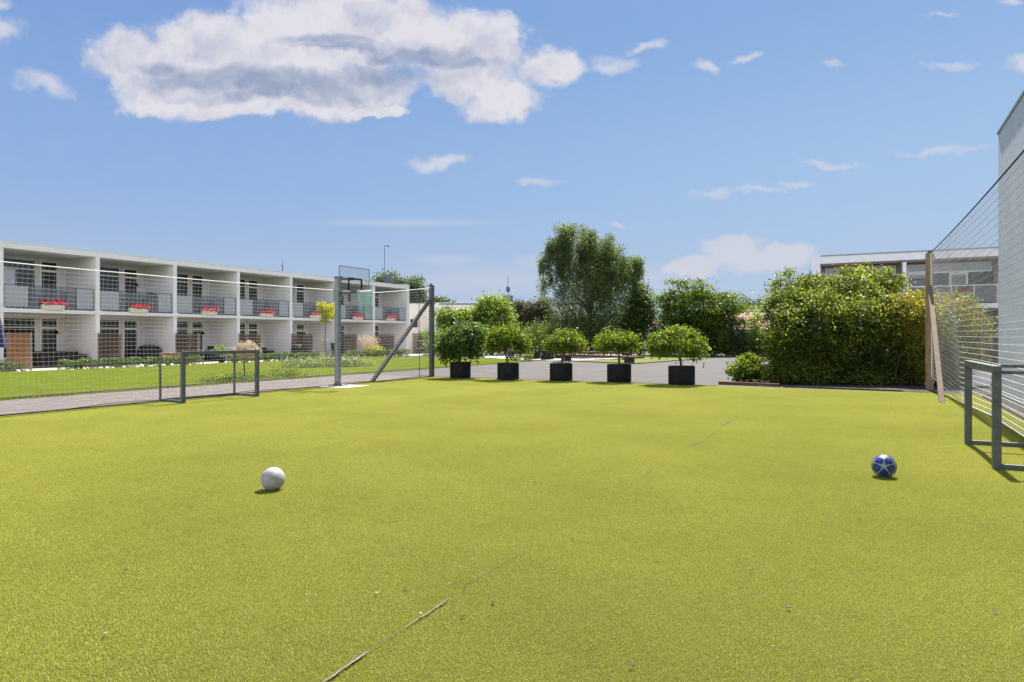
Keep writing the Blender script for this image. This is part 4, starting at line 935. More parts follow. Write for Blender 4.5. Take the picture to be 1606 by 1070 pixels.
# ------------------------------------------------------------------ five trees in black round planters
def potted(label, px, by, prad, lobes, n, size, mat, seed, weep=0, leany=0, grassy=False, sprig=None, th=1.15):
    g_ = G(px, by); y = g_[1]+prad; x = (px-CX)/F*y; root = thing('potted_tree', label, 'potted tree', (x,y,.004), 0, 'trees in black planters at the end of the pitch'); h = .60
    rad = prad*px_scale(px, y)
    MB().lathe([(rad*.97,0),(rad,.03),(rad,h-.015),(rad-.01,h),(rad-.05,h),(rad-.055,h-.02),(rad-.05,h-.05),(.01,h-.05)], n=36).build('planter', M['planter'], root, True).modifiers.new('edge','EDGE_SPLIT').split_angle = .6
    r = np.random.default_rng(seed); mb = MB(); mb.lathe([(rad-.06,h-.049),(rad*.5,h-.02),(.01,h)], n=24); mb.build('soil', M['soil'], root, True)
    top = Vector((leany, 0, th)); mb = MB(); limb(mb, (0,0,h-.06), top, .042, .03, seed, 8, .015)
    lob = []
    for l in lobes:
        X, Y, Z, rx, ry, rz = lp(l[0], l[1], l[2], l[3], y+(l[4] if len(l) > 4 else 0)); ry = min(rx, 1.0); lob.append((X-x, Y-y, Z, rx, ry, rz*(.78 if not weep > .5 else .9)))
    for i in range(16):
        l = lob[i % len(lob)]; d = unit(r.normal(size=(1,3)))[0]; e = np.array(l[:3])+d*np.array(l[3:6])*.8
        limb(mb, top*r.uniform(.86,1.0), e, .016, .004, seed+i, 5, .08, 4)
    mb.build('trunk', M['bark'], root, True)
    p, o_ = crown_pts(lob, n, r, .10, .5, 22)
    if weep:
        m = 70; a = r.uniform(0,2*PI,m); l = lob[0]; s0 = np.stack([l[0]+np.cos(a)*l[3]*r.uniform(.4,1.02,m), l[1]+np.sin(a)*l[4]*r.uniform(.4,1.0,m), np.full(m,l[2]-.05)], 1)
        q = 34; f = np.repeat(np.linspace(0,1,q)[None], m, 0)*r.uniform(.35,1,m)[:,None]; pp = np.repeat(s0[:,None,:], q, 1); pp[:,:,2] -= f*weep; pp += r.normal(0,.03,pp.shape); pp = pp.reshape(-1,3); pp = pp[pp[:,2] > .12]
        p = np.concatenate([p, pp]); o_ = np.concatenate([o_, pp*0+np.array([0,0,-.3])])
        oo = unit(p-np.array([0,0,lob[0][2]])); o_ = oo
    ms = 34; ns = 11; l_i = r.integers(0,len(lob),ms); dd = unit(r.normal(size=(ms,3))+np.array([0,0,.35])); lb_ = np.array(lob)[l_i]
    a0 = lb_[:,:3]+dd*lb_[:,3:6]*.85; fs_ = np.linspace(0,1,ns)[None,:,None]; ext = r.uniform(.08,.30,ms)[:,None,None]
    q = (a0[:,None,:]+dd[:,None,:]*fs_*ext-np.array([0,0,1.0])*fs_**2*ext*.5+r.normal(0,.025,(ms,ns,3))).reshape(-1,3); p = np.concatenate([p,q]); o_ = np.concatenate([o_, np.repeat(dd,ns,0)])
    if sprig:
        sx, sz, sy_, _, _, _ = 0,0,0,0,0,0
        X, Y, Z = A(sprig[0], sprig[1], y); q = r.normal(0,.07,(70,3))+np.array([X-x,0,Z]); p = np.concatenate([p,q]); o_ = np.concatenate([o_, q*0+np.array([0,0,1])])
    k = p[:,2] > .1; link('crown', quads_mesh('crown', leaf_quads(p[k], o_[k], size, r, .55, .3), mat), root)
    if grassy:
        m = 260; a = r.uniform(0,2*PI,m); q = rad*.85*np.sqrt(r.random(m)); b_ = np.stack([q*np.cos(a), q*np.sin(a), np.full(m,h-.05)], 1); d = np.stack([r.normal(0,.05,m), r.normal(0,.05,m), r.uniform(.06,.17,m)], 1); s = np.stack([np.cos(a), np.sin(a), 0*a], 1)*.006
        link('weeds', quads_mesh('weeds', np.stack([b_-s, b_+s, b_+d+s*.3, b_+d-s*.3], 1), LF['box']), root)
    return root
def px_scale(px, y): return 1.0
potted('broad dark weeping tree in a black planter next to the grey net post', 722, 594.5, .385, [(722,530,34,26),(712,540,24,24),(742,537,24,26),(738,518,26,14),(700,545,14,20)], 5200, .105, LF['pot_dark'], 31, .95, .0, th=1.35)
potted('light green tree in a black planter second from the left, touching the weeping tree', 797, 597, .39, [(796,530,30,18),(775,537,15,20),(815,538,14,18),(790,519,22,10),(822,545,8,13)], 3600, .088, LF['pot'], 32, .25, -.14)
potted('tidy rounded tree in the middle black planter with weeds at its foot', 880, 598.5, .40, [(887,538,30,16),(872,540,15,14),(904,541,15,13),(884,527,18,9)], 4400, .08, LF['pot'], 33, 0, .1, True, th=1.1)
potted('rounded tree with a sprig on top in the black planter second from the right', 971, 600.5, .41, [(968,533,32,15),(948,541,15,14),(988,541,16,14)], 3600, .082, LF['pot'], 34, .12, -.02, sprig=(950,519))
potted('largest spreading tree in the black planter furthest right', 1069, 605, .42, [(1061,537,42,22),(1036,541,20,20),(1088,545,18,22),(1070,522,24,9)], 5200, .088, LF['pot'], 35, .35, -.12, th=1.2)

# ------------------------------------------------------------------ benches of stained timber on dark blocks
def bench(label, p, q, blocks, h=.42):
    root = thing('timber_bench', label, 'bench', (p[0],p[1],.004), 0, 'long low timber benches'); d = Vector((q[0]-p[0], q[1]-p[1], 0))
    for s, hh in ((-.24,0),(0,0),(.24,0)):
        nn = Vector((-d.y,d.x,0)).normalized()*s; MB().bar(nn+Vector((0,0,h)), nn+d+Vector((0,0,h)), .22, .12).build('plank', M['timber'], root, bevel=.008)
    for f in blocks: c = d*f; MB().bar(c+Vector((0,0,0)), c+Vector((0,0,h-.061)), .5, .35, (d.x,d.y,0)).build('support_block', M['dkpanel'], root)
    return root
bench('long stained timber bench behind the planters ending by the far lawn', A(1004,0,38.9)[:2], (3.1,44.5), (.12,.9), .36)
bench('long stained timber bench further back running to the dark planter', (8.2,45.2), (2.6,50.5), (.1,.85), .45)
bench('dark low timber bench on the gravel left of the middle tree', (-.4,49.5), (2.9,48.4), (.1,.9), .5)
for px, y, lb in ((838,47.6,'black cube planter on the gravel behind the second potted tree'),(858.5,46.2,'black cube planter left of the middle potted tree')):
    X = (px-CX)/F*y; root = thing('cube_planter', lb, 'planter', (X,y,.004), RZ, 'black cube planters on the gravel')
    mb = MB(); mb.box(-.33,.33,-.33,.33,0,.56); mb.build('box', M['planter'], root, bevel=.01); mb = MB(); mb.box(-.36,.36,-.36,.36,.561,.6); mb.build('rim', M['planter'], root)

# ------------------------------------------------------------------ background trees and shrubs
def bt(name, label, px, y, lobes, n, size, mat, trunk=None, bark='bark_dark', seed=1, cat='tree', **kw):
    X = (px-CX)/F*y; return tree(name, label, cat, (X,y), [lp(l[0],l[1],l[2],l[3],y+(l[4] if len(l) > 4 else 0)) for l in lobes], n, size, LF[mat], trunk, bark, seed, **kw)
# weeping birch
def birch():
    y = 55.0; X = (925-CX)/F*y; root = thing('weeping_birch', 'tall weeping birch with hanging strands above the middle planters', 'tree', (X,y,0)); r = np.random.default_rng(41)
    mb = MB(); limb(mb, (0,0,-.05), (.1,0,4.6), .26, .16, 1, 9, .01); limb(mb, (.1,0,3.2), (-1.0,.2,8.6), .14, .04, 2, 7, .03, 7); limb(mb, (.1,0,3.6), (1.3,-.3,8.0), .13, .04, 3, 7, .03, 7); limb(mb, (.1,0,2.8), (2.6,.3,6.6), .11, .03, 4, 7, .04, 7); limb(mb, (.1,0,3.0), (-2.4,-.3,6.8), .11, .03, 5, 7, .04, 7)
    tops = [(896,362,9,8),(925,370,8,7),(868,385,7,9),(855,412,6,9),(1000,412,7,8),(905,368,27,22),(880,375,20,26),(940,385,26,22),(965,403,22,22),(985,418,20,22),(870,405,16,30),(915,410,40,30),(950,430,36,30),(995,425,10,24),(860,440,8,14)]
    S0, LN = [], []
    for px, py, rx, ry in tops:
        x_, y2, z, a, b, c = lp(px,py,rx,ry,y); m = int(4+rx*ry*.0125)
        d = unit(r.normal(size=(m,3))); d[:,2] = np.abs(d[:,2])*r.choice([1,1,1,-.5],m); q = d*np.array([a,min(a*1.2,1.9),c])*r.uniform(.62,1.08,(m,1))+np.array([x_-X,0,z]); l_ = r.uniform(.9,2.7,m)
        k = 6; S0.append(np.repeat(q,k,0)+r.normal(0,.17,(m*k,3))*np.array([1,1,.6])); LN.append(np.repeat(l_,k)*r.uniform(.55,1.1,m*k))
    S0 = np.concatenate(S0); LN = np.concatenate(LN); P_ = []
    for s, l in zip(S0, LN):
        if r.random() < .16: limb(mb, (.1*r.normal(),0,s[2]*.62), s, .03, .008, int(r.integers(9999)), 4, .05, 3)
        if s[2] < 6 and abs(s[0]) > 3.0: l = min(l, 1.6)
        if s[0] < -2.4 or s[0] > 2.8: l *= .8
        if abs(s[0]) < 2.4: l = min(l*1.35, s[2]-.9)
        k = int(l*40); f = np.sort(r.random(k)); w = .045+.13*(1-f)**1.5; dr = r.normal(0,.14,2)
        P_.append(np.stack([s[0]+dr[0]*f*l+r.normal(0,1,k)*w, s[1]+dr[1]*f*l+r.normal(0,1,k)*w, s[2]+.15*(1-f)-f*l], 1))
    mb.build('trunk', M['bark_dark'], root, True)
    low = [(905,500,26,40),(940,500,30,42),(880,490,20,40),(968,470,22,40),(920,450,50,34)]; q, oo = crown_pts([(l_[0]-X, l_[1]-y, *l_[2:]) for l_ in [lp(*l,y) for l in low]], 22000, r, .34, .3, 44); q[:,2] += r.normal(0,.35,len(q))
    p = np.concatenate(P_+[q]); p = p[p[:,2] > .7]
    o_ = np.stack([p[:,0]*.2, p[:,1]*.3, 0*p[:,0]+.1], 1)
    link('crown', quads_mesh('crown', leaf_quads(p, o_, .155, r, .42, .9, .1), LF['birch']), root)
birch()
bt('maple', 'open leafy tree just right of the weeping birch', 1003, 56, [(1003,470,18,18),(992,500,20,26),(1013,490,15,22),(985,528,18,16),(1000,455,10,10)], 10000, .20, 'maple', (3.0,.12), seed=42, clump=.3, shell=.25, per=22)
bt('cypress', 'dark narrow conifer between the open tree and the spreading tree', 1048, 57, [(1048,510,14,24),(1047,490,9,16),(1052,530,16,18)], 5200, .2, 'hedge', (1.2,.1), seed=43, clump=.22, shell=.2, aspect=.3)
bt('spreading_tree', 'wide spreading broadleaf tree in front of the red roof', 1095, 54, [(1095,488,42,24),(1060,474,24,14),(1128,480,30,18),(1085,458,22,12),(1052,464,14,9),(1062,446,9,6),(1074,442,7,5),(1145,468,11,9),(1155,484,14,9),(1072,503,30,13),(1118,503,32,12),(1110,463,20,10),(1040,470,8,6),(1100,448,9,6),(1130,460,9,7),(1150,500,12,7)], 17000, .19, 'cherry', (2.2,.2), seed=44, clump=.42, shell=.5, per=75, up=.8, flat=.32)
bt('tall_bush', 'pale green bush beside the end of the white annex', 712, 60, [(712,515,22,28),(700,500,14,16),(728,520,18,26),(735,498,20,14)], 11000, .22, 'light', (1.4,.08), seed=45, cat='shrub', shell=.3)
bt('bushy_tree', 'round light green tree left of the pines under the chimney', 772, 59, [(772,500,30,28),(762,488,18,16),(785,480,16,14),(768,475,16,9),(752,512,20,20),(792,515,16,24)], 9500, .22, 'light', (1.6,.1), seed=46, shell=.3)
for i, (px, lb, lob) in enumerate(((818,'brownish pine standing right of the round light green tree',[(818,500,20,26),(812,480,12,12),(830,505,16,24),(822,530,16,16),(806,500,12,26),(835,485,12,14),(828,545,20,12)]),
                               (856,'brownish pine tucked against the left side of the birch',[(856,505,15,36),(852,480,10,14),(866,520,12,26),(858,540,16,14)]))):
    bt('pine', lb, px, 63, lob, 15000, .26, 'pine', (4.5,.13), seed=47+i, clump=.22, shell=.1, aspect=.22, per=26, group='brownish pines beside the birch')
bt('small_bush', 'small yellow green bush in front of the dark hedge left of the middle tree', 842, 54, [(838,520,10,13),(848,515,10,10),(845,533,14,12)], 900, .17, 'light', None, seed=50, cat='shrub')
bt('small_bush', 'bright green bush right of the grey net post', 688, 50, [(686,525,9,16),(694,535,8,16),(680,538,10,16)], 1100, .16, 'light', None, seed=51, cat='shrub')
bt('low_shrub', 'low spreading shrub at the corner of the lawn behind the second planter', 815, 43, [(815,563,20,6),(828,560,10,7),(800,566,10,5)], 1100, .1, 'box', None, seed=52, cat='shrub', clump=.08)
def hedge_run(label, pxs, y, n, mat, seed, size=.16):
    lob = [(p[0],p[1],p[2],p[3]) for p in pxs]; return bt('tall_hedge', label, pxs[0][0], y, lob, n, size, mat, None, seed=seed, cat='hedge', clump=.25, shell=.55, group='dark hedges behind the road', per=30)
hedge_run('dark hedge behind the gravel left of the birch trunk', [(850,532,30,28),(880,532,26,28),(830,535,20,24),(800,538,30,20),(760,540,30,18),(720,542,30,16)], 56, 14000, 'hedge', 53)
hedge_run('dark hedge behind the road under the birch and the open tree', [(900,524,24,36),(925,526,30,34),(955,524,30,34),(985,526,28,32),(1012,528,24,30),(1035,532,20,26)], 56, 20000, 'hedge', 54)
hedge_run('tall dark hedge behind the road under the spreading tree', [(1060,530,30,28),(1090,528,30,30),(1115,530,24,28),(1135,538,18,20)], 54.5, 16000, 'hedge', 55)
hedge_run('dark hedge right of the round topped conifer', [(1165,545,30,14),(1190,540,30,20),(1225,540,30,20)], 53.5, 11000, 'hedge', 56)
bt('light_shrub', 'yellow green shrub left of the round topped conifer', 1136, 53.6, [(1135,525,12,18),(1128,515,8,10),(1142,540,10,14)], 3500, .15, 'light', None, seed=57, cat='shrub')
bt('light_shrub', 'yellow green shrub between the round topped conifer and the big shrub', 1180, 52.8, [(1178,525,10,24),(1188,505,10,18),(1176,545,12,14)], 3500, .15, 'light', None, seed=58, cat='shrub')
bt('topiary_conifer', 'dark round topped conifer clipped smooth in front of the red roof', 1157, 52.5, [(1157,515,12.5,16),(1157,528,12,16),(1156,540,9,14)], 5200, .09, 'hedge', (1.0,.1), seed=59, clump=.05, shell=.88, per=10)
for px, y, lob, lb, s in ((610,88,[(612,440,26,10),(640,446,18,9),(598,444,12,8)],'treetop showing over the roof beside the antenna mast',60),
                          (655,84,[(652,455,12,18),(646,470,12,14),(660,468,8,16)],'tree past the end of the white block roof',61),
                          (686,95,[(686,476,9,6),(700,480,8,5)],'far treetop right of the grey net post',62),
                          (1180,120,[(1178,478,16,12),(1200,476,18,13),(1160,484,14,10),(1215,480,14,10)],'far tree above the red roof',63)):
    bt('far_tree', lb, px, y, lob, 2600, .34, 'far', (3.0,.2), seed=s, clump=.4, shell=.2)

# ------------------------------------------------------------------ the large shrubs on the right
def shrub(name, label, px, y, lobes, n, size, mat, seed, flowers=0, clump=.16, shell=.45, per=30, shoot=1.0):
    X = (px-CX)/F*y; r = np.random.default_rng(seed); root = thing(name, label, 'shrub', (X,y,.0))
    lob = [(lambda q: (q[0]-X,q[1]-y,q[2],q[3],min(q[3],1.5),q[5]))(lp(l[0],l[1],l[2],l[3],y+l[4]+max(0,(528-l[1])/42))) for l in lobes]
    p, o_ = crown_pts(lob, n, r, clump, shell, per)
    ms = 90; ns = 16; la = np.array(lob)[r.integers(0,len(lob),ms)]; dd = unit(r.normal(size=(ms,3))+np.array([0,-.2,.75])); a0 = la[:,:3]+dd*la[:,3:6]*.9
    ff = np.linspace(0,1,ns)[None,:,None]; ex = shoot*r.uniform(.2,.6,ms)[:,None,None]; q = (a0[:,None,:]+dd[:,None,:]*ff*ex-np.array([0,0,1.0])*ff**2*ex*.4+r.normal(0,.035,(ms,ns,3))).reshape(-1,3)
    p = np.concatenate([p,q]); o_ = np.concatenate([o_, np.repeat(dd,ns,0)])
    k = p[:,2] > .06; p, o_ = p[k], o_[k]
    link('foliage', quads_mesh('foliage', leaf_quads(p, o_, size, r, .6, .15, .3), LF[mat]), root)
    mb = MB()
    for i, l in enumerate(lob):
        for j in range(3):
            d = unit(r.normal(size=(1,3)))[0]*np.array(l[3:6])*.8; limb(mb, (l[0]*.75+r.normal()*.15, l[1]*.6, -.02), (l[0]+d[0], l[1]+d[1], max(.2,l[2]+d[2])), .028, .006, seed+i*9+j, 5, .06, 5)
    mb.build('branches', M['bark_dark'], root, True)
    if flowers:
        top = p[(p[:,2] > 1.9) | (r.random(len(p)) < .04)]; c_ = top[r.integers(0,len(top),flowers)]; q = np.repeat(c_,4,0)+r.normal(0,.02,(flowers*4,3)); link('blossom', quads_mesh('blossom', leaf_quads(q, q*0+np.array([0,-.3,.6]), .06, r, .9), M['flower_white']), root)
    return root
shrub('blossoming_shrub', 'huge dense green shrub with a few white blossoms right of the planters', 1300, 22.3,
      [(1222,548,18,50,.3),(1245,540,36,58,.2),(1238,482,30,30,.1),(1290,520,46,70,.2),(1283,462,38,26,.1),(1340,530,46,70,.2),(1340,462,38,30,.0),(1378,452,20,20,.1),(1392,535,42,66,.1),(1211,502,12,18,.3),(1218,466,10,11,.2),(1345,436,12,10,.1),(1300,446,13,10,.1),(1250,450,13,11,.1),
       (1326,428,8,7,.0),(1388,430,9,9,.0),(1405,446,12,12,.0),(1222,444,9,8,.2),(1206,482,9,9,.2),(1268,440,9,8,.1),(1366,434,8,8,.1),(1236,432,6,6,.2),(1352,422,6,6,.1),(1425,545,26,56,-.1),(1225,588,26,18,.1),(1265,590,34,20,.0),(1310,590,34,20,-.05),(1355,592,34,20,-.1),(1400,594,30,20,-.15),(1432,596,22,20,-.2)], 76000, .09, 'rose', 71, 240, .13, .5, 36)
shrub('yellow_shrub', 'yellow green shrub behind the wooden post and net', 1450, 21.2,
      [(1420,500,30,34,0),(1455,522,34,58,0),(1490,520,34,52,.6),(1525,520,22,34,1.0),(1500,485,24,26,.8),(1445,475,20,18,.3),(1402,486,18,16,.2),(1470,570,40,36,.0),(1510,565,22,30,1.0)], 30000, .08, 'rose_y', 72, 0, .14, .45)
shrub('small_round_shrub', 'small bright green shrub at the corner of the planting bed', 1172, 23.2, [(1170,579,24,15,0),(1158,584,15,11,-.2),(1184,579,15,16,.2),(1174,566,12,7,.2)], 4200, .09, 'pot', 73, 0, .07, .5, 30, .35)

# litter under the shrub and on the turf
def scrap(name, label, cat, loc, s, group, seed, mat):
    q = random.Random(seed); a = q.uniform(0,6); mb = MB(); n = 7
    pts = [(s*math.cos(2*PI*k/n)*(1 if k % 2 else .7), s*.45*math.sin(2*PI*k/n)*(1 if k % 3 else .7), .004+.35*s*abs(math.cos(2*PI*k/n))*q.uniform(.5,1)) for k in range(n)]
    mb.add(pts+[(x,y,z+.003) for x,y,z in pts], [tuple(range(n))[::-1], tuple(range(n,2*n))]+[(k,(k+1)%n,n+(k+1)%n,n+k) for k in range(n)])
    o = mb.build(name, mat); o.location = loc; o.rotation_euler = (0,0,a); return tag(o, label, cat, group)
rr = random.Random(17)
spots = [(165,1002),(380,860),(634,928),(666,888),(708,922),(727,928),(766,920),(772,950),(592,937),(729,972),(1028,888),(990,1052),(1210,1022),(1560,965),(1510,900),(1240,960),(660,970),(840,760),(300,800),(1065,818),(1075,830),(1142,806),(1188,670),(1096,673),(975,757),(1030,785),(1480,655),(1440,672),(1478,690),(900,850),(520,800),(1350,820),(1280,880),(200,900),(60,840),(1180,900),(1400,980)]
for i, (px, py) in enumerate(spots):
    g_ = G(px+rr.uniform(-3,3), py); w = i % 4 == 0
    scrap('dry_leaf', 'scrap of pale dry leaf lying on the artificial turf' if w else 'scrap of dark dry leaf lying on the artificial turf', 'leaf', (g_[0],g_[1],.020), rr.uniform(.010,.022), 'pale leaf scraps on the turf' if w else 'dark leaf scraps on the turf', i, M['scrap'] if w else LF['dead'])
for i in range(46):
    x, t = rr.uniform(4.75,5.6), rr.uniform(33,37.4)
    p = L(x,t); scrap('dry_leaf', 'scrap of pale dry leaf on the dark bed under the big shrub', 'leaf', (p[0],p[1],.016), rr.uniform(.02,.045), 'leaf scraps on the planting bed', 100+i, M['concrete'] if i % 3 else LF['dead'])
for i in range(16):
    g_ = G(1478+rr.uniform(0,48), 596+rr.uniform(-3,5)); rock('pale_stone', 'pale rough stone in the heap beside the white block behind the net', (g_[0],g_[1],.015+(.12 if i % 3 == 0 else 0)), rr.uniform(.10,.2), 'pale stones behind the net', 300+i, M['stone'])
bk = thing('white_planter_wall', 'low white block standing behind the right net left of the tall wall', 'block', (14.75,21.6,.012), RZ)
MB().box(-.45,.45,-.25,.25,0,.46).build('body', M['white'], bk, bevel=.01); MB().box(-.48,.48,-.28,.28,.461,.51).build('coping', M['concrete'], bk, bevel=.008)

# ------------------------------------------------------------------ tall white building at the right edge
TB = thing('white_building', 'tall plain white building cut by the right picture edge', 'building', L(3.77,38.95), RZ)
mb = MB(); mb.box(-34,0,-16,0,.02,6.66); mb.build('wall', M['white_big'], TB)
mb = MB(); mb.box(-34.03,.03,-16.03,.03,6.66,6.72); mb.build('coping', M['roofcap'], TB)
mb = MB(); mb.box(-34,.025,-16,.025,.0,.14); mb.build('plinth', M['concrete'], TB)
o = sheet('gravel_strip', [L(3.8,38.62),L(-26,38.62),L(-26,38.93),L(3.8,38.93)], .03, GM['soil'])
kerb('strip_kerb', [L(3.6,38.62),L(-26,38.62)], .06, .05, GM['kerb'])

# ------------------------------------------------------------------ wing behind the shrub, facing down the pitch
WG = thing('balcony_wing', 'white two storey wing with dark panels behind the big shrub', 'building', (18.0,40.9,0), RV)
H2, wb = 6.38, 4.62; D2 = 1.3; zf = 3.35
mb = MB(); mb.box(-.02,.42,-.05,9,0,H2+.06); mb.build('end_wall', M['white'], WG)
mb = MB(); mb.box(.42,23,0,9,H2-.5,H2-.06); rf = mb.build('roof', M['white'], WG); MB().box(.42,23.05,-.06,9.05,H2-.06,H2).build('roof_edge', M['roofcap'], rf)
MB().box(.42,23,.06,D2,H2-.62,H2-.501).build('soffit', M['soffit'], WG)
MB().box(.42,23,-.02,9,zf-.25,zf).build('floor_slab', M['white'], WG)
MB().box(.42,23,D2+.06,D2+.2,0,zf-.25).build('lower_wall', M['dkpanel'], WG); MB().box(.42,23,D2+.06,D2+.2,zf,H2-.62).build('wall', M['tan'], WG)
for k in range(1,6):
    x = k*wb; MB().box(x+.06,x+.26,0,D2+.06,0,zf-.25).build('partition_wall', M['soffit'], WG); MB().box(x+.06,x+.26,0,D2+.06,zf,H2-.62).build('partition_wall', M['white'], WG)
    MB().tube([(x,-.03,zf),(x,-.03,H2-.5)], .05, 8).build('drainpipe', M['darksteel'], WG)
def wing_window(x0, x1, z0, z1, pane='glass', f=.09):
    ya, yb = D2-.03, D2+.058; mb = MB(); mb.box(x0,x1,ya,yb,z0,z0+f); mb.box(x0,x1,ya,yb,z1-f,z1); mb.box(x0,x0+f,ya,yb,z0+f,z1-f); mb.box(x1-f,x1,ya,yb,z0+f,z1-f); w = mb.build('window', M['trim'], WG)
    MB().box(x0+f,x1-f,D2+.0,D2+.02,z0+f,z1-f).build('pane', M[pane], w)
M['skyglass'] = plain('sky_reflecting_glass', (.035,.05,.075), .03, .1, 2, spec=1.0)
zt = H2-.66
wing_window(.62,1.55,zt-.48,zt,'skyglass'); wing_window(.62,1.55,zf+.1,zt-.49,'skyglass')
wing_window(1.95,4.4,zt-.55,zt,'skyglass'); wing_window(2.3,3.2,zf+.05,zt-.56,'skyglass')
MB().box(3.25,4.55,D2-.02,D2+.055,zf+.02,zt-.56).build('dark_panel', M['dkpanel'], WG)
for k in range(1,5):
    x = k*wb
    wing_window(x+.35,x+1.35,zt-.5,zt,'skyglass'); wing_window(x+.35,x+1.35,zf+.05,zt-.51,'skyglass')
    wing_window(x+1.5,x+4.4,zt-.55,zt,'skyglass'); MB().box(x+1.5,x+2.4,D2-.02,D2+.055,zf+.02,zt-.56).build('dark_panel', M['dkpanel'], WG)
    wing_window(x+2.42,x+3.3,zf+.05,zt-.56,'skyglass'); MB().box(x+3.32,x+4.5,D2-.02,D2+.055,zf+.02,zt-.56).build('dark_panel', M['dkpanel'], WG)
for k in range(0,5):
    x0, x1 = (k*wb+.3 if k else .46), (k+1)*wb-.1; mb = MB(); mb.bar((x0,.06,zf+1.0),(x1,.06,zf+1.0),.05,.05)
    for i in range(5): xx = x0+.03+(x1-x0-.06)*i/4; mb.bar((xx,.06,zf),(xx,.06,zf+.975),.04,.04,(1,0,0))
    rl = mb.build('railing', M['trim'], WG); MB().box(x0+.06,x1-.06,.055,.065,zf+.08,zf+.93).build('glass_panel', M['clear'], rl)
for k in range(0,5): wing_window(k*wb+.7,k*wb+2.6,.6,2.5,'glass'); wing_window(k*wb+3.0,k*wb+4.0,.05,2.5,'glass')
aw = thing('parasol', 'dark red parasol standing on the right wing balcony', 'parasol', (WG.location.x+.886*7.9, WG.location.y-.4637*7.9+.55, zf), RV)
mb = MB(); n = 8; mb.add([(0,0,1.12)]+[(1.05*math.cos(2*PI*k/n), .5*math.sin(2*PI*k/n), .84) for k in range(n)]+[(1.05*math.cos(2*PI*k/n), .5*math.sin(2*PI*k/n), .74) for k in range(n)], [(0,1+k,1+(k+1) % n) for k in range(n)]+[(1+k,9+k,9+(k+1) % n,1+(k+1) % n) for k in range(n)]); mb.build('canopy', M['redcloth'], aw)
MB().tube([(0,0,0),(0,0,1.15)], .02, 6).build('pole', M['steel'], aw)

# ------------------------------------------------------------------ annex past the block, and the two roofs behind
AX = thing('annex', 'small cream rendered annex past the end of the long white block', 'building', A(640,0,64)[:2]+(0,), RV+.62)
mb = MB(); mb.box(-2.5,2.45,0,7,0,4.62); mb.build('wall', M['cream'], AX)
MB().box(-2.55,2.5,-.05,7.05,4.62,4.70).build('roof_edge', M['roofcap'], AX)
MB().box(2.45,2.9,-.1,.35,0,4.75).build('corner_pier', M['white'], AX)
fm = MB(); fm.box(.15,.95,-.03,-.002,2.35,3.25); w = fm.build('window', M['trim'], AX); MB().box(.21,.89,-.045,-.031,2.41,3.19).build('pane', M['glass'], w)
def tilemat(name, c1, c2, mort):
    m, nt, out = nm(name); b = N(nt, 'ShaderNodeBsdfPrincipled'); tc = N(nt, 'ShaderNodeTexCoord'); br = N(nt, 'ShaderNodeTexBrick'); nt.links.new(tc.outputs['Object'], br.inputs['Vector'])
    br.inputs['Color1'].default_value = (*c1,1); br.inputs['Color2'].default_value = (*c2,1); br.inputs['Mortar'].default_value = (*mort,1); br.inputs['Scale'].default_value = 1; br.inputs['Brick Width'].default_value = .3; br.inputs['Row Height'].default_value = .34; br.inputs['Mortar Size'].default_value = .03; br.offset = 0
    nt.links.new(br.outputs['Color'], b.inputs['Base Color']); b.inputs['Roughness'].default_value = .85; nt.links.new(b.outputs[0], out.inputs[0]); return m
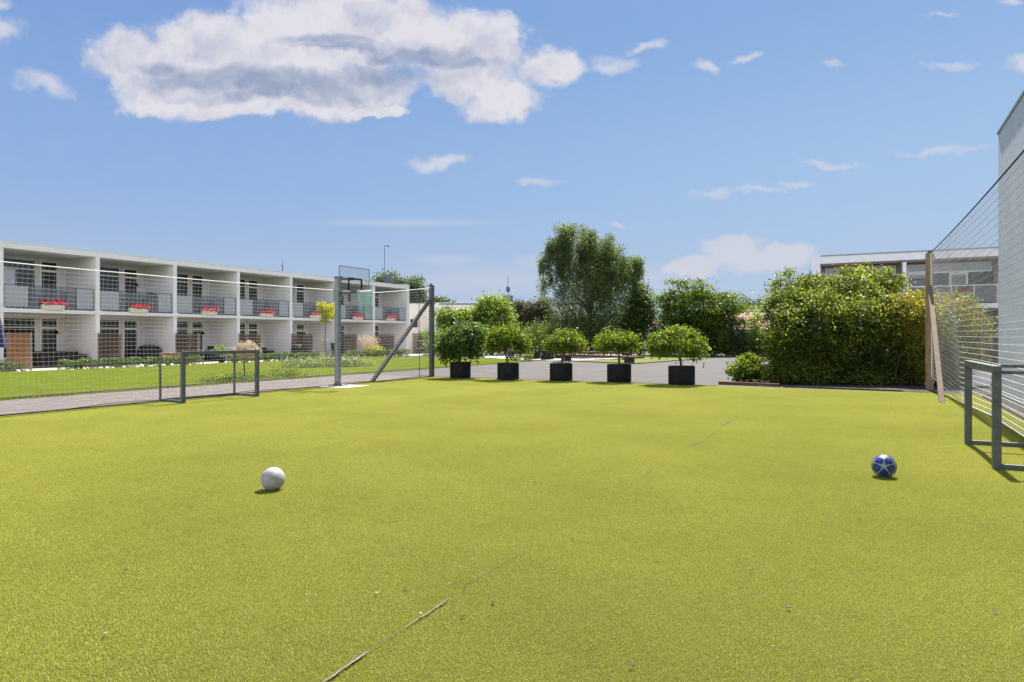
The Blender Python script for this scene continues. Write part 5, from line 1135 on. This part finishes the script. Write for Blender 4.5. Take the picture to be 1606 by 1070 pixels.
def house(name, label, x0, x1, y, ze, zr, dep, rmat, wmat):
    root = thing(name, label, 'house', ((x0+x1)/2,y,0)); w = (x1-x0)/2
    mb = MB(); mb.box(-w+.4,w-.4,.5,dep-.5,0,ze-.05); mb.add([(-w+.4,.5,ze-.05),(-w+.4,dep-.5,ze-.05),(-w+.4,dep/2,zr-.2)], [(0,1,2)]); mb.add([(w-.4,.5,ze-.05),(w-.4,dep-.5,ze-.05),(w-.4,dep/2,zr-.2)], [(0,2,1)]); mb.build('wall', wmat, root)
    mb = MB(); th = .14; mb.add([(-w,0,ze),(w,0,ze),(w,dep/2,zr),(-w,dep/2,zr),(w,dep,ze),(-w,dep,ze),(-w,0,ze-th),(w,0,ze-th),(w,dep/2,zr-th),(-w,dep/2,zr-th),(w,dep,ze-th),(-w,dep,ze-th)],
        [(0,1,2,3),(3,2,4,5),(7,6,9,8),(8,9,11,10),(0,6,7,1),(5,4,10,11),(0,3,9,6),(3,5,11,9),(1,7,8,2),(2,8,10,4)]); rf = mb.build('roof', rmat, root)
    MB().tube([(-w,dep/2,zr+.03),(w,dep/2,zr+.03)], .13, 8).build('ridge', M['roofcap'], rf)
    for i in range(4):
        x = -w+1.6+(2*w-3.2)*i/3; f = MB().box(x-.6,x+.6,.44,.498,.9,2.1).build('window', M['trim'], root); MB().box(x-.52,x+.52,.425,.438,.98,2.02).build('pane', M['glass'], f)
    return root, rf
T1 = tilemat('grey_lilac_tiles', (.27,.24,.26), (.23,.205,.225), (.15,.135,.145)); T2 = tilemat('pinkish_red_tiles', (.50,.27,.22), (.44,.235,.19), (.25,.13,.11))
hs, rf = house('house', 'house with a long greyish lilac tiled roof behind the left trees', -10, 9, 74, 2.9, 5.3, 9, T1, M['tan'])
MB().box(-.6,.6,4.0,5.2,4.7,6.25).build('chimney', M['bluegrey'], rf)
an = thing('antenna_mast', 'thin aerial with a round dish above the chimney of the lilac roof', 'antenna', (-.45,78.6,6.25)); MB().tube([(0,0,0),(0,0,2.1)], .03, 6).build('mast', M['darksteel'], an); MB().lathe([(.02,-.4),(.16,-.3),(.24,0),(.16,.3),(.02,.4)], (0,0,.75), 14).build('drum', M['darksteel'], an, True)
house('house', 'house with a pinkish red tiled roof behind the spreading tree', 20.5, 36, 76, 2.35, 4.5, 9, T2, M['cream'])
house('house', 'low far house with a dark red roof glimpsed behind the open tree', 9.5, 19, 82, 2.3, 3.6, 8, tilemat('dull_red_tiles', (.22,.11,.10), (.18,.09,.08), (.1,.05,.05)), M['cream'])
# climbing plant on the woven screen
p = L(XB+2.9,.0); v = thing('climber', 'leafy climber growing along the top of the long woven screen', 'plant', p); r = np.random.default_rng(81); n = 700
q = np.stack([r.uniform(-2.4,2.4,n), r.normal(0,.12,n), r.normal(1.75,.14,n)], 1); ca, sa = math.cos(RZ+.35), math.sin(RZ+.35); q2 = np.stack([q[:,0]*ca-q[:,1]*sa+.0, q[:,0]*sa+q[:,1]*ca+.9, q[:,2]], 1)
link('leaves', quads_mesh('leaves', leaf_quads(q2, q2*0+np.array([0,-.5,.5]), .14, r, .7), LF['light']), v); mb = MB()
for i in range(5): a = -2.2+i*1.1; mb.tube([(a*ca,a*sa+.9,0),((a+.1)*ca,(a+.1)*sa+.9,1.0),((a-.1)*ca,(a-.1)*sa+.9,1.8)], .015, 5)
mb.build('stems', M['bark_dark'], v)
